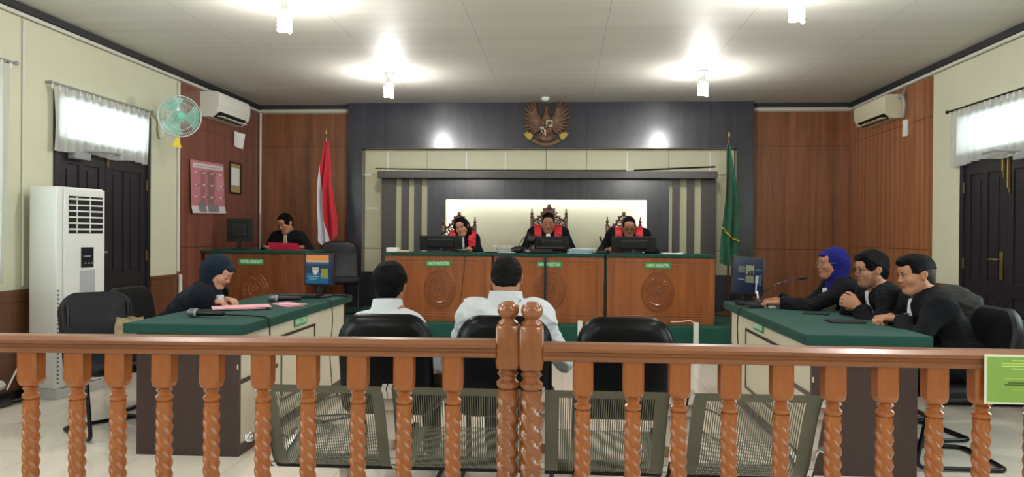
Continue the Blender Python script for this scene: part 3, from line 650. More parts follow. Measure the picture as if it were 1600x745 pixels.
# ---- steel waiting bench behind the rail
def waiting_bench():
    root = empty('waiting_bench', (0, 3.0, 0), 0, 'four-seat steel waiting bench with dark mesh seats just beyond the wooden rail', 'bench')
    prof = [(-.09, .685), (-.075, .66), (-.05, .58), (-.02, .47), (-.012, .40), (.0, .36), (.03, .335), (.08, .335), (.16, .365), (.30, .40), (.42, .405), (.455, .39)]
    M_mesh = mat('olive_grey_steel_mesh', '#67685c', .5, metal=.2)
    def pp(t):
        t = t*(len(prof)-1); i = min(int(t), len(prof)-2); f = t-i; return (prof[i][0]*(1-f)+prof[i+1][0]*f, prof[i][1]*(1-f)+prof[i+1][1]*f)
    for k, (xa, xb, xc, xd) in enumerate(((-1.20, -.70, -1.16, -.675), (-.665, -.09, -.66, -.10), (-.068, .415, -.07, .395), (.50, .985, .47, .945))):
        seat = MB(); w = xb-xa
        def X(u, t): return (xa+(xb-xa)*u)*(1-min(1, t*2))+(xc+(xd-xc)*u)*min(1, t*2)
        nt = 18; ns = max(30, int(w/.0115)); b = .055/w
        for i in range(ns):
            u0 = b+(1-2*b)*(i+.0)/ns; u1 = b+(1-2*b)*(i+.52)/ns
            vs = []; fs = []
            for j in range(nt+1):
                t = j/nt; y, z = pp(t)
                vs += [(X(u0, t), y, z), (X(u1, t), y, z)]
            for j in range(nt): fs.append((2*j, 2*j+1, 2*j+3, 2*j+2))
            seat.add(vs, fs)
        for (u0, u1) in ((0, b), (1-b, 1)):
            vs = []; fs = []
            for j in range(nt+1):
                t = j/nt; y, z = pp(t); vs += [(X(u0, t), y-.003, z), (X(u1, t), y-.003, z)]
            for j in range(nt): fs.append((2*j, 2*j+1, 2*j+3, 2*j+2))
            seat.add(vs, fs)
        for (t0, t1) in ((0, .10), (.955, 1)):
            (y0, z0), (y1, z1) = pp(t0), pp(t1); seat.add([(X(0, t0), y0-.002, z0), (X(1, t0), y0-.002, z0), (X(1, t1), y1-.002, z1), (X(0, t1), y1-.002, z1)], [(0, 1, 2, 3)])
        st = seat.build('seat', M_mesh, root)
        for u in (0, 1):
            e = MB(); P = [(X(u, j/nt)+(.006 if u else -.006), pp(j/nt)[0], pp(j/nt)[1]) for j in range(nt+1)]
            for q0, q1 in zip(P[:-1], P[1:]):
                q0, q1 = Vector(q0), Vector(q1); d = (q1-q0).normalized(); nn = Vector((0, -d.z, d.y)) if abs(d.z) < 2 else d
                c = [q0-nn*.016, q0+nn*.016, q1+nn*.016, q1-nn*.016]; e.add([p+Vector((-.009, 0, 0)) for p in c]+[p+Vector((.009, 0, 0)) for p in c], [(0, 1, 2, 3), (7, 6, 5, 4), (0, 4, 5, 1), (1, 5, 6, 2), (2, 6, 7, 3), (3, 7, 4, 0)])
            e.build('side_frame', M_chrome, st)
    MB().box(-1.25, 1.03, .16, .22, .28, .33, .008).build('beam', M_blackmetal, root)
    for x in (-.93, .70):
        MB().box(x-.02, x+.02, .17, .21, .05, .28, .006).build('upright', M_chrome, root)
        MB().tube(loop((x, -.15, .02), (x, -.05, .05), (x, .19, .065), (x, .43, .05), (x, .53, .02), r=.05), .02).build('foot', M_chrome, root, smooth=True)
    for s, x in ((-1, -1.24), (1, 1.02)):
        MB().tube(loop((x, .19, .31), (x+s*.02, .17, .42), (x+s*.03, .0, .45), r=.05), .014).sph((x+s*.03, -.0, .45), (.022, .03, .02)).build('end_arm', M_chrome, root, smooth=True)
waiting_bench()

# ---- wooden rail ------------------------------------------------
def twist(mb, zt, zb, r, turns, n=20, strands=3, m=96):
    vs = []; fs = []
    for i in range(m+1):
        t = i/m; z = zt+(zb-zt)*t; e = min(1, t*12, (1-t)*12)
        for k in range(n):
            a = 2*PI*k/n; ph = strands*a+2*PI*turns*strands*t
            rr = r*(1+.34*e*(abs(math.cos(ph*.5))-.68))
            vs.append((rr*math.cos(a), rr*math.sin(a), z))
    for i in range(m):
        for k in range(n): fs.append((i*n+k, i*n+(k+1) % n, (i+1)*n+(k+1) % n, (i+1)*n+k))
    mb.add(vs, fs)
def post_mesh(zt, sq, zsq, r, turns, newel=False):
    mb = MB(); h = sq/2; c = sq*.12
    def octo(z, s, cc): return [(s-cc, -s, z), (s, -s+cc, z), (s, s-cc, z), (s-cc, s, z), (-s+cc, s, z), (-s, s-cc, z), (-s, -s+cc, z), (-s+cc, -s, z)]
    cc = c if not newel else c*.5
    rings = [octo(zt, h-.004 if newel else h, cc), octo(zt-.008, h, cc), octo(zsq+.02, h, cc), octo(zsq+.004, h*.93, cc*1.6), octo(zsq, h*.8, h*.35)]
    vs = [v for r_ in rings for v in r_]; fs = [tuple(range(8))]
    for i in range(len(rings)-1):
        for k in range(8): fs.append((i*8+k, i*8+(k+1) % 8, (i+1)*8+(k+1) % 8, (i+1)*8+k))
    fs.append(tuple(len(vs)-8+k for k in range(8))[::-1]); mb.add(vs, fs)
    s = r/.023
    mb.lathe([(r*.80, zsq+.002), (r*.86, zsq-.004*s), (r*1.1, zsq-.010*s), (r*.85, zsq-.017*s), (r*.82, zsq-.022*s), (r*1.17, zsq-.030*s), (r*1.17, zsq-.036*s), (r*.9, zsq-.044*s), (r*.9, zsq-.05*s)], 22)
    zb = .16
    twist(mb, zsq-.046*s, zb+.03, r*1.05, turns)
    mb.lathe([(r*.9, zb+.034), (r*1.15, zb+.022), (r*1.15, zb+.014), (r*.85, zb+.002), (r*.85, zb-.004)], 22)
    mb.box(-h, h, -h, h, .04 if not newel else 0, zb, .004)
    if newel:
        mb.lathe([(h*.86, zt-.001), (h*.90, zt+.004), (h*.80, zt+.009), (h*.62, zt+.014), (h*.56, zt+.018), (h*.60, zt+.021), (h*.78, zt+.027), (h*.90, zt+.036), (h*.93, zt+.045), (h*.88, zt+.055), (h*.72, zt+.065), (h*.42, zt+.071), (0.001, zt+.073)], 28)
    return mb
BAL = post_mesh(.925, .062, .792, .0225, -4.9).build('baluster', M_bal, None, smooth=True)
bal_mesh = BAL.data; bpy.data.objects.remove(BAL)
def railing(label, xs, x0, x1, newel_x, y, rz, ztop):
    root = empty('wooden_rail', (newel_x, y, 0), rz, label, 'railing')
    a, b = x0-newel_x, x1-newel_x; prof = [(-.036, 0), (-.04, .006), (-.04, .014), (-.033, .019), (-.033, .026), (-.042, .030), (-.042, .040), (-.034, .046), (-.026, .052), (.026, .052), (.034, .046), (.042, .040), (.042, .030), (.033, .026), (.033, .019), (.04, .014), (.04, .006), (.036, 0)]
    n = len(prof); zb = ztop-.052
    vs = [(a, p, zb+q) for p, q in prof]+[(b, p, zb+q) for p, q in prof]
    MB().add(vs, [tuple(range(n)), tuple(range(2*n-1, n-1, -1))]+[(i, i+n, (i+1) % n+n, (i+1) % n) for i in range(n)]).build('top_rail', M_rail, root)
    MB().box(a, b, -.03, .03, .005, .045, .006).build('bottom_rail', M_rail, root)
    post_mesh(1.003, .073, .864, .031, -4.0, True).build('newel_post', M_newel, root, smooth=True, loc=(0, 0, 0))
    for x in xs:
        o = bpy.data.objects.new('baluster', bal_mesh); C.objects.link(o); o.parent = root; o.location = (x-newel_x, 0, ztop-.952)
    return root
xsL = [-1.68, -1.531, -1.4, -1.252, -1.101, -0.938, -0.795, -0.637, -0.492, -0.339]
railing('long varnished rail left of the gap with ten twisted balusters and a ball-topped newel', [-2.13, -1.98, -1.83]+xsL, -2.25, -.205, -.1685, 2.345, math.radians(2.3), .955)
railing('long varnished rail right of the gap, carrying the green notice at its far end', [.064, .217, .356, .507, .661, .814, .965, 1.108, 1.243, 1.39, 1.54], -.057, 1.7, -.094, 2.33, 0, .95)
# notice on the rail
root = empty('notice', (1.40, 2.283, .80), 0, 'green laminated notice with a white border hanging on the rail', 'notice')
MB().box(-.175, .185, -.003, 0, .0, .143).build('sheet', mat('laminated_white', '#dfe6cf', .3), root)
MB().box(-.168, .178, -.0045, -.003, .006, .137, .001).build('green_field', mat('notice_green', '#84a850', .35), root)
mi_ = mat('notice_text', '#c4e27a', .5); mi2 = mat('notice_text_dark', '#3f5a1c', .5)
for z, a, b, m_ in ((.125, -.10, .1, mi_), (.117, -.13, .12, mi_), (.109, -.13, .12, mi_), (.101, -.10, .1, mi_), (.092, -.06, .06, mi_), (.072, -.12, .13, mat('notice_text_yellow', '#a9b94a', .5)), (.061, -.11, .08, mi2), (.055, -.12, .09, mi2), (.04, -.10, .1, mat('notice_text_orange', '#a8b840', .5))):
    MB().box(a, b, -.0052, -.0045, z, z+.003).build('text_line', m_, root)

# ================================================================== DESKS
def sign(parent, body, loc, rot, w, h=.062, lines=None, m=None):
    """green plate with white capitals; loc/rot in the parent's space, plate faces local -y"""
    p = MB().box(-w/2, w/2, 0, .004, -h/2, h/2, .001).build('sign_plate', m or M_signg, parent); p.location = loc; p.rotation_euler = (0, 0, rot)
    text(body, h*.86, M_lett, p, (0, -.001, -.001), (PI/2, 0, 0), width=w*.86)
    return p
def carved_oval(parent, loc, a=.175, b=.215):
    o = MB(); P = [Vector((a*math.cos(t), 0, b*math.sin(t))) for t in np.linspace(0, 2*PI, 49)[:-1]]
    o.tube(P, .007, 6, closed=True); o.tube([p*.93 for p in P], .004, 5, closed=True)
    vs = [(p.x*.96, -.004, p.z*.96) for p in P]+[(p.x*.96, .004, p.z*.96) for p in P]; n = len(P)
    o.add(vs, [tuple(range(n)), tuple(range(2*n-1, n-1, -1))]+[(i, i+n, (i+1) % n+n, (i+1) % n) for i in range(n)])
    # shield with rays, wreath of rice and cotton
    for k in range(8):
        t = 2*PI*k/8; o.tube([(0, -.008, .02), (.06*math.cos(t), -.007, .02+.06*math.sin(t))], [.006, .002], 6)
    ring = [(.035*math.cos(t), -.008, .02+.035*math.sin(t)) for t in np.linspace(0, 2*PI, 25)[:-1]]; o.tube(ring, .004, 5, closed=True)
    ring = [(.075*math.cos(t), -.006, .02+.09*math.sin(t)) for t in np.linspace(0, 2*PI, 25)[:-1]]; o.tube(ring, .004, 5, closed=True)
    for s in (-1, 1):
        for k in range(9):
            t = math.radians(-70+k*17); c = Vector((s*.115*math.cos(t), -.008, .15*math.sin(t))); d = Vector((-s*math.sin(t), 0, math.cos(t)))
            o.tube([c-d*.014, c, c+d*.014], [.001, .008, .001], 6); q = c+Vector((s*.016*math.cos(t), 0, .016*math.sin(t))); o.tube([q-d*.01, q, q+d*.01], [.001, .005, .001], 5)
    o.tube([(-.06, -.008, -.13), (-.02, -.012, -.145), (.02, -.012, -.145), (.06, -.008, -.13)], .010, 6)
    for x in np.linspace(-.05, .05, 6): o.tube([(x, -.006, -.175), (x*1.2, -.006, -.12)], .003, 4)
    r = o.build('carved_emblem', M_desk2, parent, smooth=True); r.location = loc; return r
M_desk2 = wood('teak_carving', '#6f3818', '#93532a', rough=.28, stretch=(7, 5, 1.5), coat=.5)
def judge_desk(x0, x1, signtext, label, sx, ex, sw):
    root = empty('judge_desk', (0, 8.44, .30), 0, label, 'desk', 'desks of the judges')
    zt = .742
    fr = MB().box(x0, x1, .012, .03, .002, zt-.0).box(x0, x0+.06, 0, .03, .002, zt, .003).box(x1-.06, x1, 0, .03, .002, zt, .003)
    fr.box(x0+.06, x1-.06, .0, .03, .002, .075, .003).box(x0+.06, x1-.06, 0, .03, zt-.055, zt, .003)
    for a, b in ((x0+.078, x0+.088), (x1-.088, x1-.078)): fr.box(a, b, .004, .013, .09, zt-.07, .003)
    fr.box(x0+.078, x1-.078, .004, .013, .088, .098, .003).box(x0+.078, x1-.078, .004, .013, zt-.078, zt-.068, .003)
    fr.build('front_panel', M_desk, root)
    for x in (x0, x1-.025): MB().box(x, x+.025, .03, .58, .002, zt).build('side_panel', M_deskdark, root)
    MB().box(x0-.012, x1+.012, -.03, .62, zt, zt+.035, .01).build('cloth_top', M_green, root)
    sign(root, signtext, (sx, -.005, .655), 0, sw)
    carved_oval(root, (ex, .008, .36))
    return root
judge_desk(-2.01, -.80, 'HAKIM ANGGOTA', 'reddish desk with green top at the clerk end of the judges row', -1.40, -1.385, .275)
judge_desk(-.77, .452, 'HAKIM KETUA', 'reddish desk with green top in the middle of the judges row', -.152, -.15, .275)
judge_desk(.488, 1.67, 'HAKIM ANGGOTA', 'reddish desk with green top at the green flag end of the judges row', 1.045, 1.05, .28)
# clerk desk
root = empty('clerk_desk', (0, 8.44, .30), 0, 'brown desk with dark green top in front of the man in a black suit', 'desk')
x0, x1 = -4.12, -2.93
MB().box(x0, x1, 0, .03, .002, .75, .003).box(x1-.32, x1-.22, -.012, .0, .002, .745, .003).box(x0, x1-.32, -.006, 0, .002, .06, .002).build('front_panel', wood('clerk_desk_veneer', '#5f2f18', '#8a4f2a', rough=.3, stretch=(6, 5, .8), coat=.3), root)
MB().box(x0, x0+.025, .03, .55, .002, .75).build('side_panel', M_deskdark, root); MB().box(x1-.025, x1, .03, .55, .002, .75).build('side_panel', M_deskdark, root)
MB().box(x0-.03, x1+.03, -.03, .6, .751, .787, .01).build('cloth_top', M_green, root)
sign(root, 'PANITERA PENGGANTI', (-3.56, -.014, .655), 0, .29, .066)
MB().tube([(-3.56, -.02, .47), (-3.50, -.02, .455)], .012, 6).build('handle', M_brass, root, smooth=True)
carved_oval(root, (-3.52, -.004, .33), .15, .19)

# long tables
def long_table(xi, xo, y0, y1, sgn, label, ry, body, sy):
    """xi: inner face x (towards the middle), xo outer x"""
    root = empty('long_table', ((xi+xo)/2, (y0+y1)/2, 0), 0, label, 'table', 'green-topped tables'); cx, cyy = (xi+xo)/2, (y0+y1)/2
    def B(mb, a, b, c, d, e, f, bev=0): mb.box(a-cx, b-cx, c-cyy, d-cyy, e, f, bev); return mb
    i = xi-sgn*.05; o = xo+sgn*.06
    B(MB(), min(i, o), max(i, o), y0+.045, y0+.075, .0, .70).build('end_panel', M_choc, root)
    B(MB(), min(i, o), max(i, o), y1-.075, y1-.045, .0, .70).build('end_panel', M_choc, root)
    B(MB(), i-sgn*.028, i-sgn*.006, y0+.075, y1-.075, .065, .70).build('modesty_panel', M_tablecream, root)
    B(MB(), i-sgn*.03, i-sgn*.0, y0+.075, y1-.075, .0, .065).build('skirting', M_choc, root)
    fr = MB(); a, b = ry; z0, z1 = .17, .61; X0, X1 = i-sgn*.006, i-sgn*(-.0)
    for (ya, yb, za, zb) in ((a, b, z1-.018, z1), (a, b, z0, z0+.018), (a, a+.014, z0, z1), (b-.014, b, z0, z1), (y0+.08, a-.06, .41, .435), (b+.06, y1-.08, .41, .435)): B(fr, X0, X1, ya, yb, za, zb)
    fr.build('inlay_frame', M_choc, root)
    B(MB(), min(xi, xo), max(xi, xo), y0, y1, .702, .762, .014).build('cloth_top', M_green, root)
    for zz, yy in ((.60, y0+.042), (.5, y0+.042)):
        B(MB(), i-sgn*.008, i-sgn*.002, yy-.003, yy+.003, zz, zz+.03, .001).build('chipped_edge', M_tablecream, root)
    s = sign(root, body, (i-cx+sgn*.002, sy-cyy, .665), PI/2 if sgn > 0 else -PI/2, .25, .066)
    return root
long_table(-1.795, -2.51, 4.155, 6.36, 1, 'long table with green cloth top where the prosecutor writes', (4.86, 5.54), 'PENUNTUT UMUM', 5.22)
long_table(1.29, 1.95, 4.11, 6.19, -1, 'long table with green cloth top where three lawyers sit', (4.65, 5.65), 'PENASEHAT HUKUM', 5.28)

# low cabinet at the right wall with teal front
root = empty('low_cabinet', (3.28, 6.2, 0), 0, 'low cabinet with a green cloth and silver edged trays beyond the lawyers chairs', 'cabinet')
MB().box(-.42, .4, -.25, .25, .03, .44, .005).build('body', M_bk, root)
MB().box(-.44, .42, -.27, .27, .44, .63, .012).build('cloth_top', mat('teal_cloth', '#17615c', .8), root)
for z in (.47, .56): MB().box(-.10, .40, -.30, -.271, z, z+.012, .003).build('silver_edge', M_chrome, root)
for x, y in ((-.38, -.2), (-.38, .2), (.36, -.2), (.36, .2)): MB().box(x-.02, x+.02, y-.02, y+.02, 0, .03).build('foot', M_bk, root)

# white stand before the bench
root = empty('white_stand', (.8, 7.75, 0), 0, 'white metal frame stand on the floor before the judges platform, behind the empty chair', 'stand')
for x in (-.62, .55): MB().box(x-.024, x+.024, -.015, .015, .012, .41).build('post', M_whitew, root); MB().box(x-.02, x+.02, -.16, .16, 0, .012, .003).build('foot', M_whitew, root)
MB().tube(loop((.55, .0, .39), (.50, 0, .43), (.40, .0, .415), (.30, .02, .41), r=.04), .006, 6).build('cable', M_pvc, root, smooth=True)
MB().box(-.605, .535, -.008, .008, .05, .065).build('crossbar', M_whitew, root)

# ================================================================== DESK THINGS
def monitor(loc, rz, w, h, label, screen=None, tilt=0, stand=.11, back=True, group=None):
    """screen faces local -y"""
    root = empty('monitor', loc, rz, label, 'monitor', group)
    M = T(0, 0, stand) @ Matrix.Rotation(tilt, 4, 'X')
    MB().box(-w/2, w/2, -.012, .014, 0, h, .006, M=M).build('casing', M_bk, root)
    MB().box(-w*.3, w*.3, .014, .04, h*.2, h*.8, .012, M=M).build('back_cover', M_bk, root)
    s = MB().box(-w/2+.014, w/2-.014, -.0135, -.011, .018, h-.014, M=M).build('screen', screen or mat('dark_screen', '#0a0c10', .15), root)
    MB().box(-.02, .02, .0, .03, .008, stand+h*.4, .004).build('stand', M_bk, root)
    MB().box(-w*.24, w*.24, -.07, .09, 0, .012, .005).build('base', M_bk, root)
    return root, M
def screen_em(name, col, st): return mat(name, '#0c0e12', .25, emit=col, estr=st*.8)
# prosecutor's screen
def monL():
    m0 = screen_em('screen_navy', '#1b3f6e', .55)
    root, M = monitor((-1.965, 6.0, .764), math.radians(-14), .27, .265, 'thin square monitor showing a blue and orange picture on the prosecutor table', m0, 0, .095)
    s = [c for c in root.children if c.name.startswith('screen')][0]
    def patch(x0, x1, z0, z1, col, st, nm='screen_picture', off=.0):
        MB().box(x0, x1, -.0146-off, -.0136-off, z0, z1, M=M).build(nm, screen_em('scr_'+col[1:], col, st), s)
    patch(-.118, .09, .205, .248, '#e08a34', .7); patch(-.118, .09, .19, .206, '#e8c9a0', .5); patch(-.118, .09, .172, .19, '#2f5f8f', .5)
    patch(.092, .118, .02, .248, '#20306b', .5); patch(-.118, .09, .10, .172, '#1f3553', .5); patch(-.118, .09, .02, .10, '#1f6ea8', .5)
    patch(.02, .085, .06, .14, '#9fae3a', .5, off=.001); patch(-.06, .0, .105, .15, '#c9cdc8', .5, off=.001); patch(-.045, -.015, .09, .128, '#eef0f0', .5, off=.002); patch(-.09, -.02, .05, .06, '#7fb0c8', .5, off=.001); patch(-.10, .0, .07, .078, '#a9c27a', .5, off=.001)
monL()
def monR():
    m0 = screen_em('screen_dusk', '#1a2747', .4)
    root, M = monitor((1.42, 5.98, .764), math.radians(12), .265, .30, 'monitor tilted slightly on the lawyers table, showing a video call', m0, math.radians(-4), .06)
    root.rotation_euler = (0, math.radians(5), math.radians(12))
    s = [c for c in root.children if c.name.startswith('screen')][0]
    def patch(x0, x1, z0, z1, col, st, off=0): MB().box(x0, x1, -.0146-off, -.0136-off, z0, z1, M=M).build('screen_picture', screen_em('scr_'+col[1:], col, st), s)
    patch(-.085, -.03, .175, .225, '#6f7268', .5); patch(-.022, .045, .165, .235, '#9da184', .5); patch(-.005, .01, .165, .19, '#2b2620', .2, .001); patch(.018, .038, .165, .195, '#2b2620', .2, .001)
    patch(-.022, .045, .10, .155, '#8b8f73', .5); patch(-.085, -.03, .11, .15, '#222d55', .5); patch(-.085, -.03, .118, .126, '#8a90a0', .5, .001); patch(.055, .11, .20, .207, '#7d86a0', .5); patch(.06, .085, .10, .16, '#d0d0d0', .5); patch(.09, .11, .08, .17, '#5c6684', .4); patch(.065, .075, .02, .10, '#dfe3e8', .6)
    MB().tube(loop((.075, -.02, .10), (.08, -.04, .04), (.10, -.05, .012), r=.03), .007).build('white_cable', M_whitew, root, smooth=True)
monR()
monitor((-3.81, 8.68, 1.088), math.radians(186), .30, .27, 'black monitor on the clerk desk, seen from behind', None, 0, .095)
monitor((-1.405, 8.66, 1.08), math.radians(178), .50, .17, 'wide black monitor in front of the woman judge, seen from behind', None, math.radians(-8), .02)
monitor((-.13, 8.66, 1.08), math.radians(180), .40, .17, 'black monitor hiding the chest of the chief judge, seen from behind', None, math.radians(-8), .02)
monitor((.80, 8.66, 1.08), math.radians(180), .50, .175, 'wide black monitor in front of the judge with glasses, seen from behind', None, math.radians(-8), .02)
# things on the chief judge's desk
r = empty('desk_speaker', (-.36, 8.60, 1.08), 0, 'round black speaker on a stand left of the chief judge', 'speaker')
MB().lathe([(.045, 0), (.045, .012), (.012, .02), (.012, .10)][::1], 16).build('base', M_bk, r, smooth=True)
MB().sph((0, 0, .155), (.05, .03, .05), 18).build('head', M_bk, r, smooth=True)
r = empty('document_scanner', (-.28, 8.52, 1.08), 0, 'flat black device with a raised arm on the middle desk', 'device')
MB().box(-.16, .16, -.05, .05, 0, .045, .008).build('body', M_bk, r)
MB().box(-.02, .30, -.03, .03, .05, .075, .008).build('lid', M_bk, r); MB().box(-.14, -.09, -.054, -.049, .01, .03).build('button_panel', M_grey, r)
o = MB().sph((0, 0, .02), (.07, .05, .045), 14).sph((.05, .01, .04), (.03, .03, .03), 10).build('bag', M_bk, loc=(-.53, 8.56, 1.09), smooth=True); tag(o, 'crumpled small black bag on the middle desk near the gooseneck microphone', 'bag')
def gooseneck(loc, tip, label, rz=0, base=(.06, .05)):
    r = empty('gooseneck_microphone', loc, 0, label, 'microphone')
    MB().box(-base[0], base[0], -base[1], base[1], 0, .028, .008).build('base', M_bk, r)
    t = Vector(tip)-Vector(loc); P = [Vector((0, 0, .028)), Vector((t.x*.08, t.y*.08, t.z*.55+.02)), Vector((t.x*.5, t.y*.5, t.z*.86)), t]
    pts = [P[0]*(1-u)**3+P[1]*3*u*(1-u)**2+P[2]*3*u*u*(1-u)+P[3]*u**3 for u in np.linspace(0, 1, 16)]
    MB().tube(pts, .0045, 6).build('neck', M_blackmetal, r, smooth=True)
    d = (pts[-1]-pts[-2]).normalized(); MB().tube([pts[-1]-d*.03, pts[-1]-d*.02, pts[-1]+d*.02, pts[-1]+d*.03], [.008, .013, .013, .006], 10).build('capsule', mat('foam_grey', '#2d2a2a', .9), r, smooth=True)
    return r
gooseneck((-.51, 8.68, 1.08), (-.40, 8.66, 1.285), 'gooseneck microphone bending up beside the chief judge')
gooseneck((.44, 8.60, 1.08), (.425, 8.6, 1.245), 'upright gooseneck microphone between the chief judge and the judge with glasses', base=(.05, .05))
gooseneck((-1.50, 8.90, 1.08), (-1.42, 8.86, 1.30), 'gooseneck microphone behind the wide monitor of the woman judge', base=(.04, .04))
gooseneck((1.475, 5.82, .763), (1.80, 5.80, .975), 'gooseneck microphone bending over the lawyers table', base=(.07, .05))
def block(name, loc, size, m, label, cat, rz=0, bev=.004, group=None):
    o = MB().box(-size[0]/2, size[0]/2, -size[1]/2, size[1]/2, 0, size[2], bev).build(name, m, loc=loc); o.rotation_euler = (0, 0, rz); return tag(o, label, cat, group)
ZB = 1.0785
block('paper_box', (-1.935, 8.52, ZB), (.13, .14, .05), M_paper, 'small white box on the corner of the bench', 'box')
block('envelope', (-1.80, 8.52, ZB), (.13, .16, .02), mat('manila', '#c9b98c', .8), 'tan envelope beside the white box on the bench', 'envelope')
def papers(loc, n, w, d, m, label, rz=0, name='paper_stack', jit=.03, seed=1, h=.006):
    rn = random.Random(seed); r = empty(name, loc, rz, label, 'papers')
    for i in range(n):
        sh = MB(); a, bx, by = rn.uniform(-.12, .12), rn.uniform(-jit, jit), rn.uniform(-jit, jit)
        M = T(bx, by, i*h) @ Rz(a)
        def fn(u, v): return M @ Vector(((u-.5)*w, (v-.5)*d, .0015+.006*math.sin(u*PI*1.5+i)*(u*(1-u))+.012*max(0, u-.8)*(i % 2)))
        sh.grid(lambda u, v: fn(1-u, v), 8, 6); sh.grid(lambda u, v: fn(u, v)+Vector((0, 0, h*.75)), 8, 6)
        for e in (0, 1):
            sh.grid(lambda u, v: fn(e, u)+Vector((0, 0, h*.75*v)), 6, 1); sh.grid(lambda u, v: fn(u, e)+Vector((0, 0, h*.75*v)), 8, 1)
        sh.build('sheet', m, r)
    return r
papers((-.68, 8.60, ZB), 10, .20, .16, M_paper, 'loose white papers between the woman judge and the chief judge', .1, seed=2, h=.008)
papers((.22, 8.58, ZB), 8, .27, .18, mat('bluish_paper', '#c3d3dc', .8), 'bluish stack of papers to the right of the chief judge', -.1, seed=4, h=.007)
papers((1.20, 8.52, ZB), 2, .23, .12, M_paper, 'white papers at the green flag end of the bench', 0, seed=5, h=.008)
o = MB().lathe([(.02, 0), (.05, .01), (.085, .032), (.09, .036), (.08, .034), (.04, .012), (0.001, .008)], 22).build('bowl', mat('teal_bowl', '#5d8484', .3), loc=(-1.13, 8.50, ZB), smooth=True); tag(o, 'small teal dish in front of the woman judge', 'dish')
block('folder', (-.82, 8.52, ZB), (.11, .1, .012), M_bk, 'black pad at the end of the clerk side desk of the judges', 'pad')
def cord(pts, r, label, m=M_bk, group=None): 
    o = MB().tube(pts, r, 6).build('cord', m, smooth=True); return tag(o, label, 'cord', group)
cord(loop((-1.095, 8.48, 1.084), (-1.095, 8.395, 1.075), (-1.10, 8.395, .9), (-1.125, 8.40, .7), (-1.15, 8.405, .5), (-1.18, 8.41, .31), r=.02), .004, 'thin black cord hanging down the desk front below the woman judge')
o = MB().box(-.014, .014, -.008, .0, 0, .77, .002).build('cable_or_gap_strip', M_bk, loc=(-.195, 8.404, .306)); tag(o, 'black cable strip crossing the middle sign of the judges row', 'cable strip')
for x, l in ((-.785, 'dark strip painting the shaded gap between the clerk side desk and the middle desk'), (.470, 'dark strip painting the shaded gap between the middle desk and the green flag side desk')):
    o = MB().box(-.010, .010, .05, .07, 0, .735, .002).build('cable_or_gap_strip', M_bk, loc=(x, 8.42, .306)); tag(o, l, 'cable strip')  # no duct here: black strip painting the shade in the gap between desks

# things on the prosecutor's table
ZT = .7625
def handheld(loc, rz, label, L_=.24):
    r = empty('handheld_microphone', loc, rz, label, 'microphone'); M = T(0, 0, .027) @ Matrix.Rotation(PI/2, 4, 'Y')
    MB().lathe([(.013, 0), (.016, .01), (.017, .08), (.021, .165), (.024, .175)], 18, M).build('handle', M_bk, r, smooth=True)
    MB().lathe([(.024, .175), (.0265, .18), (.0265, .19), (.024, .192)], 18, M).build('collar', M_grey, r, smooth=True)
    MB().lathe([(.0235, .192), (.027, .205), (.026, .225), (.017, .242), (.001, .248)], 18, M).build('mesh_head', mat('mic_mesh', '#6e7072', .4, metal=.6), r, smooth=True)
    return r
handheld((-2.06, 4.47, ZT), math.radians(172), 'black handheld microphone with grey mesh head nearest the rail on the prosecutor table')
cord(loop((-2.06, 4.47, .785), (-1.95, 4.52, .775), (-1.83, 4.50, .772), (-1.783, 4.49, .765), (-1.775, 4.49, .6), (-1.79, 4.5, .1), (-1.70, 4.6, .008), r=.03), .005, 'black cord of the nearer handheld microphone hanging over the green table edge')
handheld((-1.98, 5.62, ZT), math.radians(198), 'black handheld microphone lying between pink papers and keyboard')
papers((-2.20, 5.05, ZT), 5, .30, .21, M_pink, 'pink papers under the hands of the prosecutor', .5, seed=7, jit=.05, h=.004)
papers((-1.95, 5.32, ZT), 3, .26, .13, M_pink, 'pink papers lying along the table edge near the second microphone', -.75, seed=9, jit=.03, h=.004)
r = empty('keyboard', (-2.12, 5.98, ZT), math.radians(-8), 'black keyboard in front of the blue and orange monitor', 'keyboard')
MB().box(-.19, .16, -.06, .06, 0, .02, .005).build('body', M_bk, r); 
MB().box(-.18, .15, -.05, .05, .02, .026, .002).build('keys', mat('key_black', '#26272a', .5), r)
r = empty('keyboard', (1.385, 5.72, ZT), math.radians(100), 'black keyboard beside the video call monitor', 'keyboard')
MB().box(-.14, .14, -.05, .05, 0, .02, .005).build('body', M_bk, r); MB().box(-.13, .13, -.04, .04, .02, .026, .002).build('keys', mat('key_black', '#26272a', .5), r)
block('phone', (-2.33, 6.1, ZT), (.075, .15, .01), M_bk, 'black phone lying beside the keyboard on the prosecutor table', 'phone', .9)
block('phone', (-1.84, 6.2, ZT), (.08, .15, .01), M_bk, 'black phone at the far end of the prosecutor table', 'phone', 1.4)
block('mobile_phone', (1.70, 5.20, ZT), (.075, .155, .01), M_bk, 'black phone lying before the bearded lawyer', 'phone', math.radians(65))
block('tablet', (1.72, 4.73, ZT), (.20, .13, .012), M_bk, 'black tablet lying before the short-haired lawyer', 'tablet', math.radians(3))
block('adapter', (1.52, 5.60, ZT), (.05, .03, .02), M_whitew, 'small white adapter beside the gooseneck microphone base', 'adapter', .4)
cord(loop((-1.83, 5.75, .772), (-1.783, 5.74, .765), (-1.776, 5.74, .6), (-1.785, 5.7, .35), (-1.77, 5.72, .1), (-1.70, 5.7, .008), r=.03), .004, 'thin black cord hanging down the ivory side of the prosecutor table')
cord(loop((1.36, 5.60, .772), (1.278, 5.60, .765), (1.272, 5.60, .6), (1.29, 5.6, .3), (1.27, 5.62, .05), (1.2, 5.6, .008), r=.03), .004, 'thin black cord hanging down the ivory side of the lawyers table')
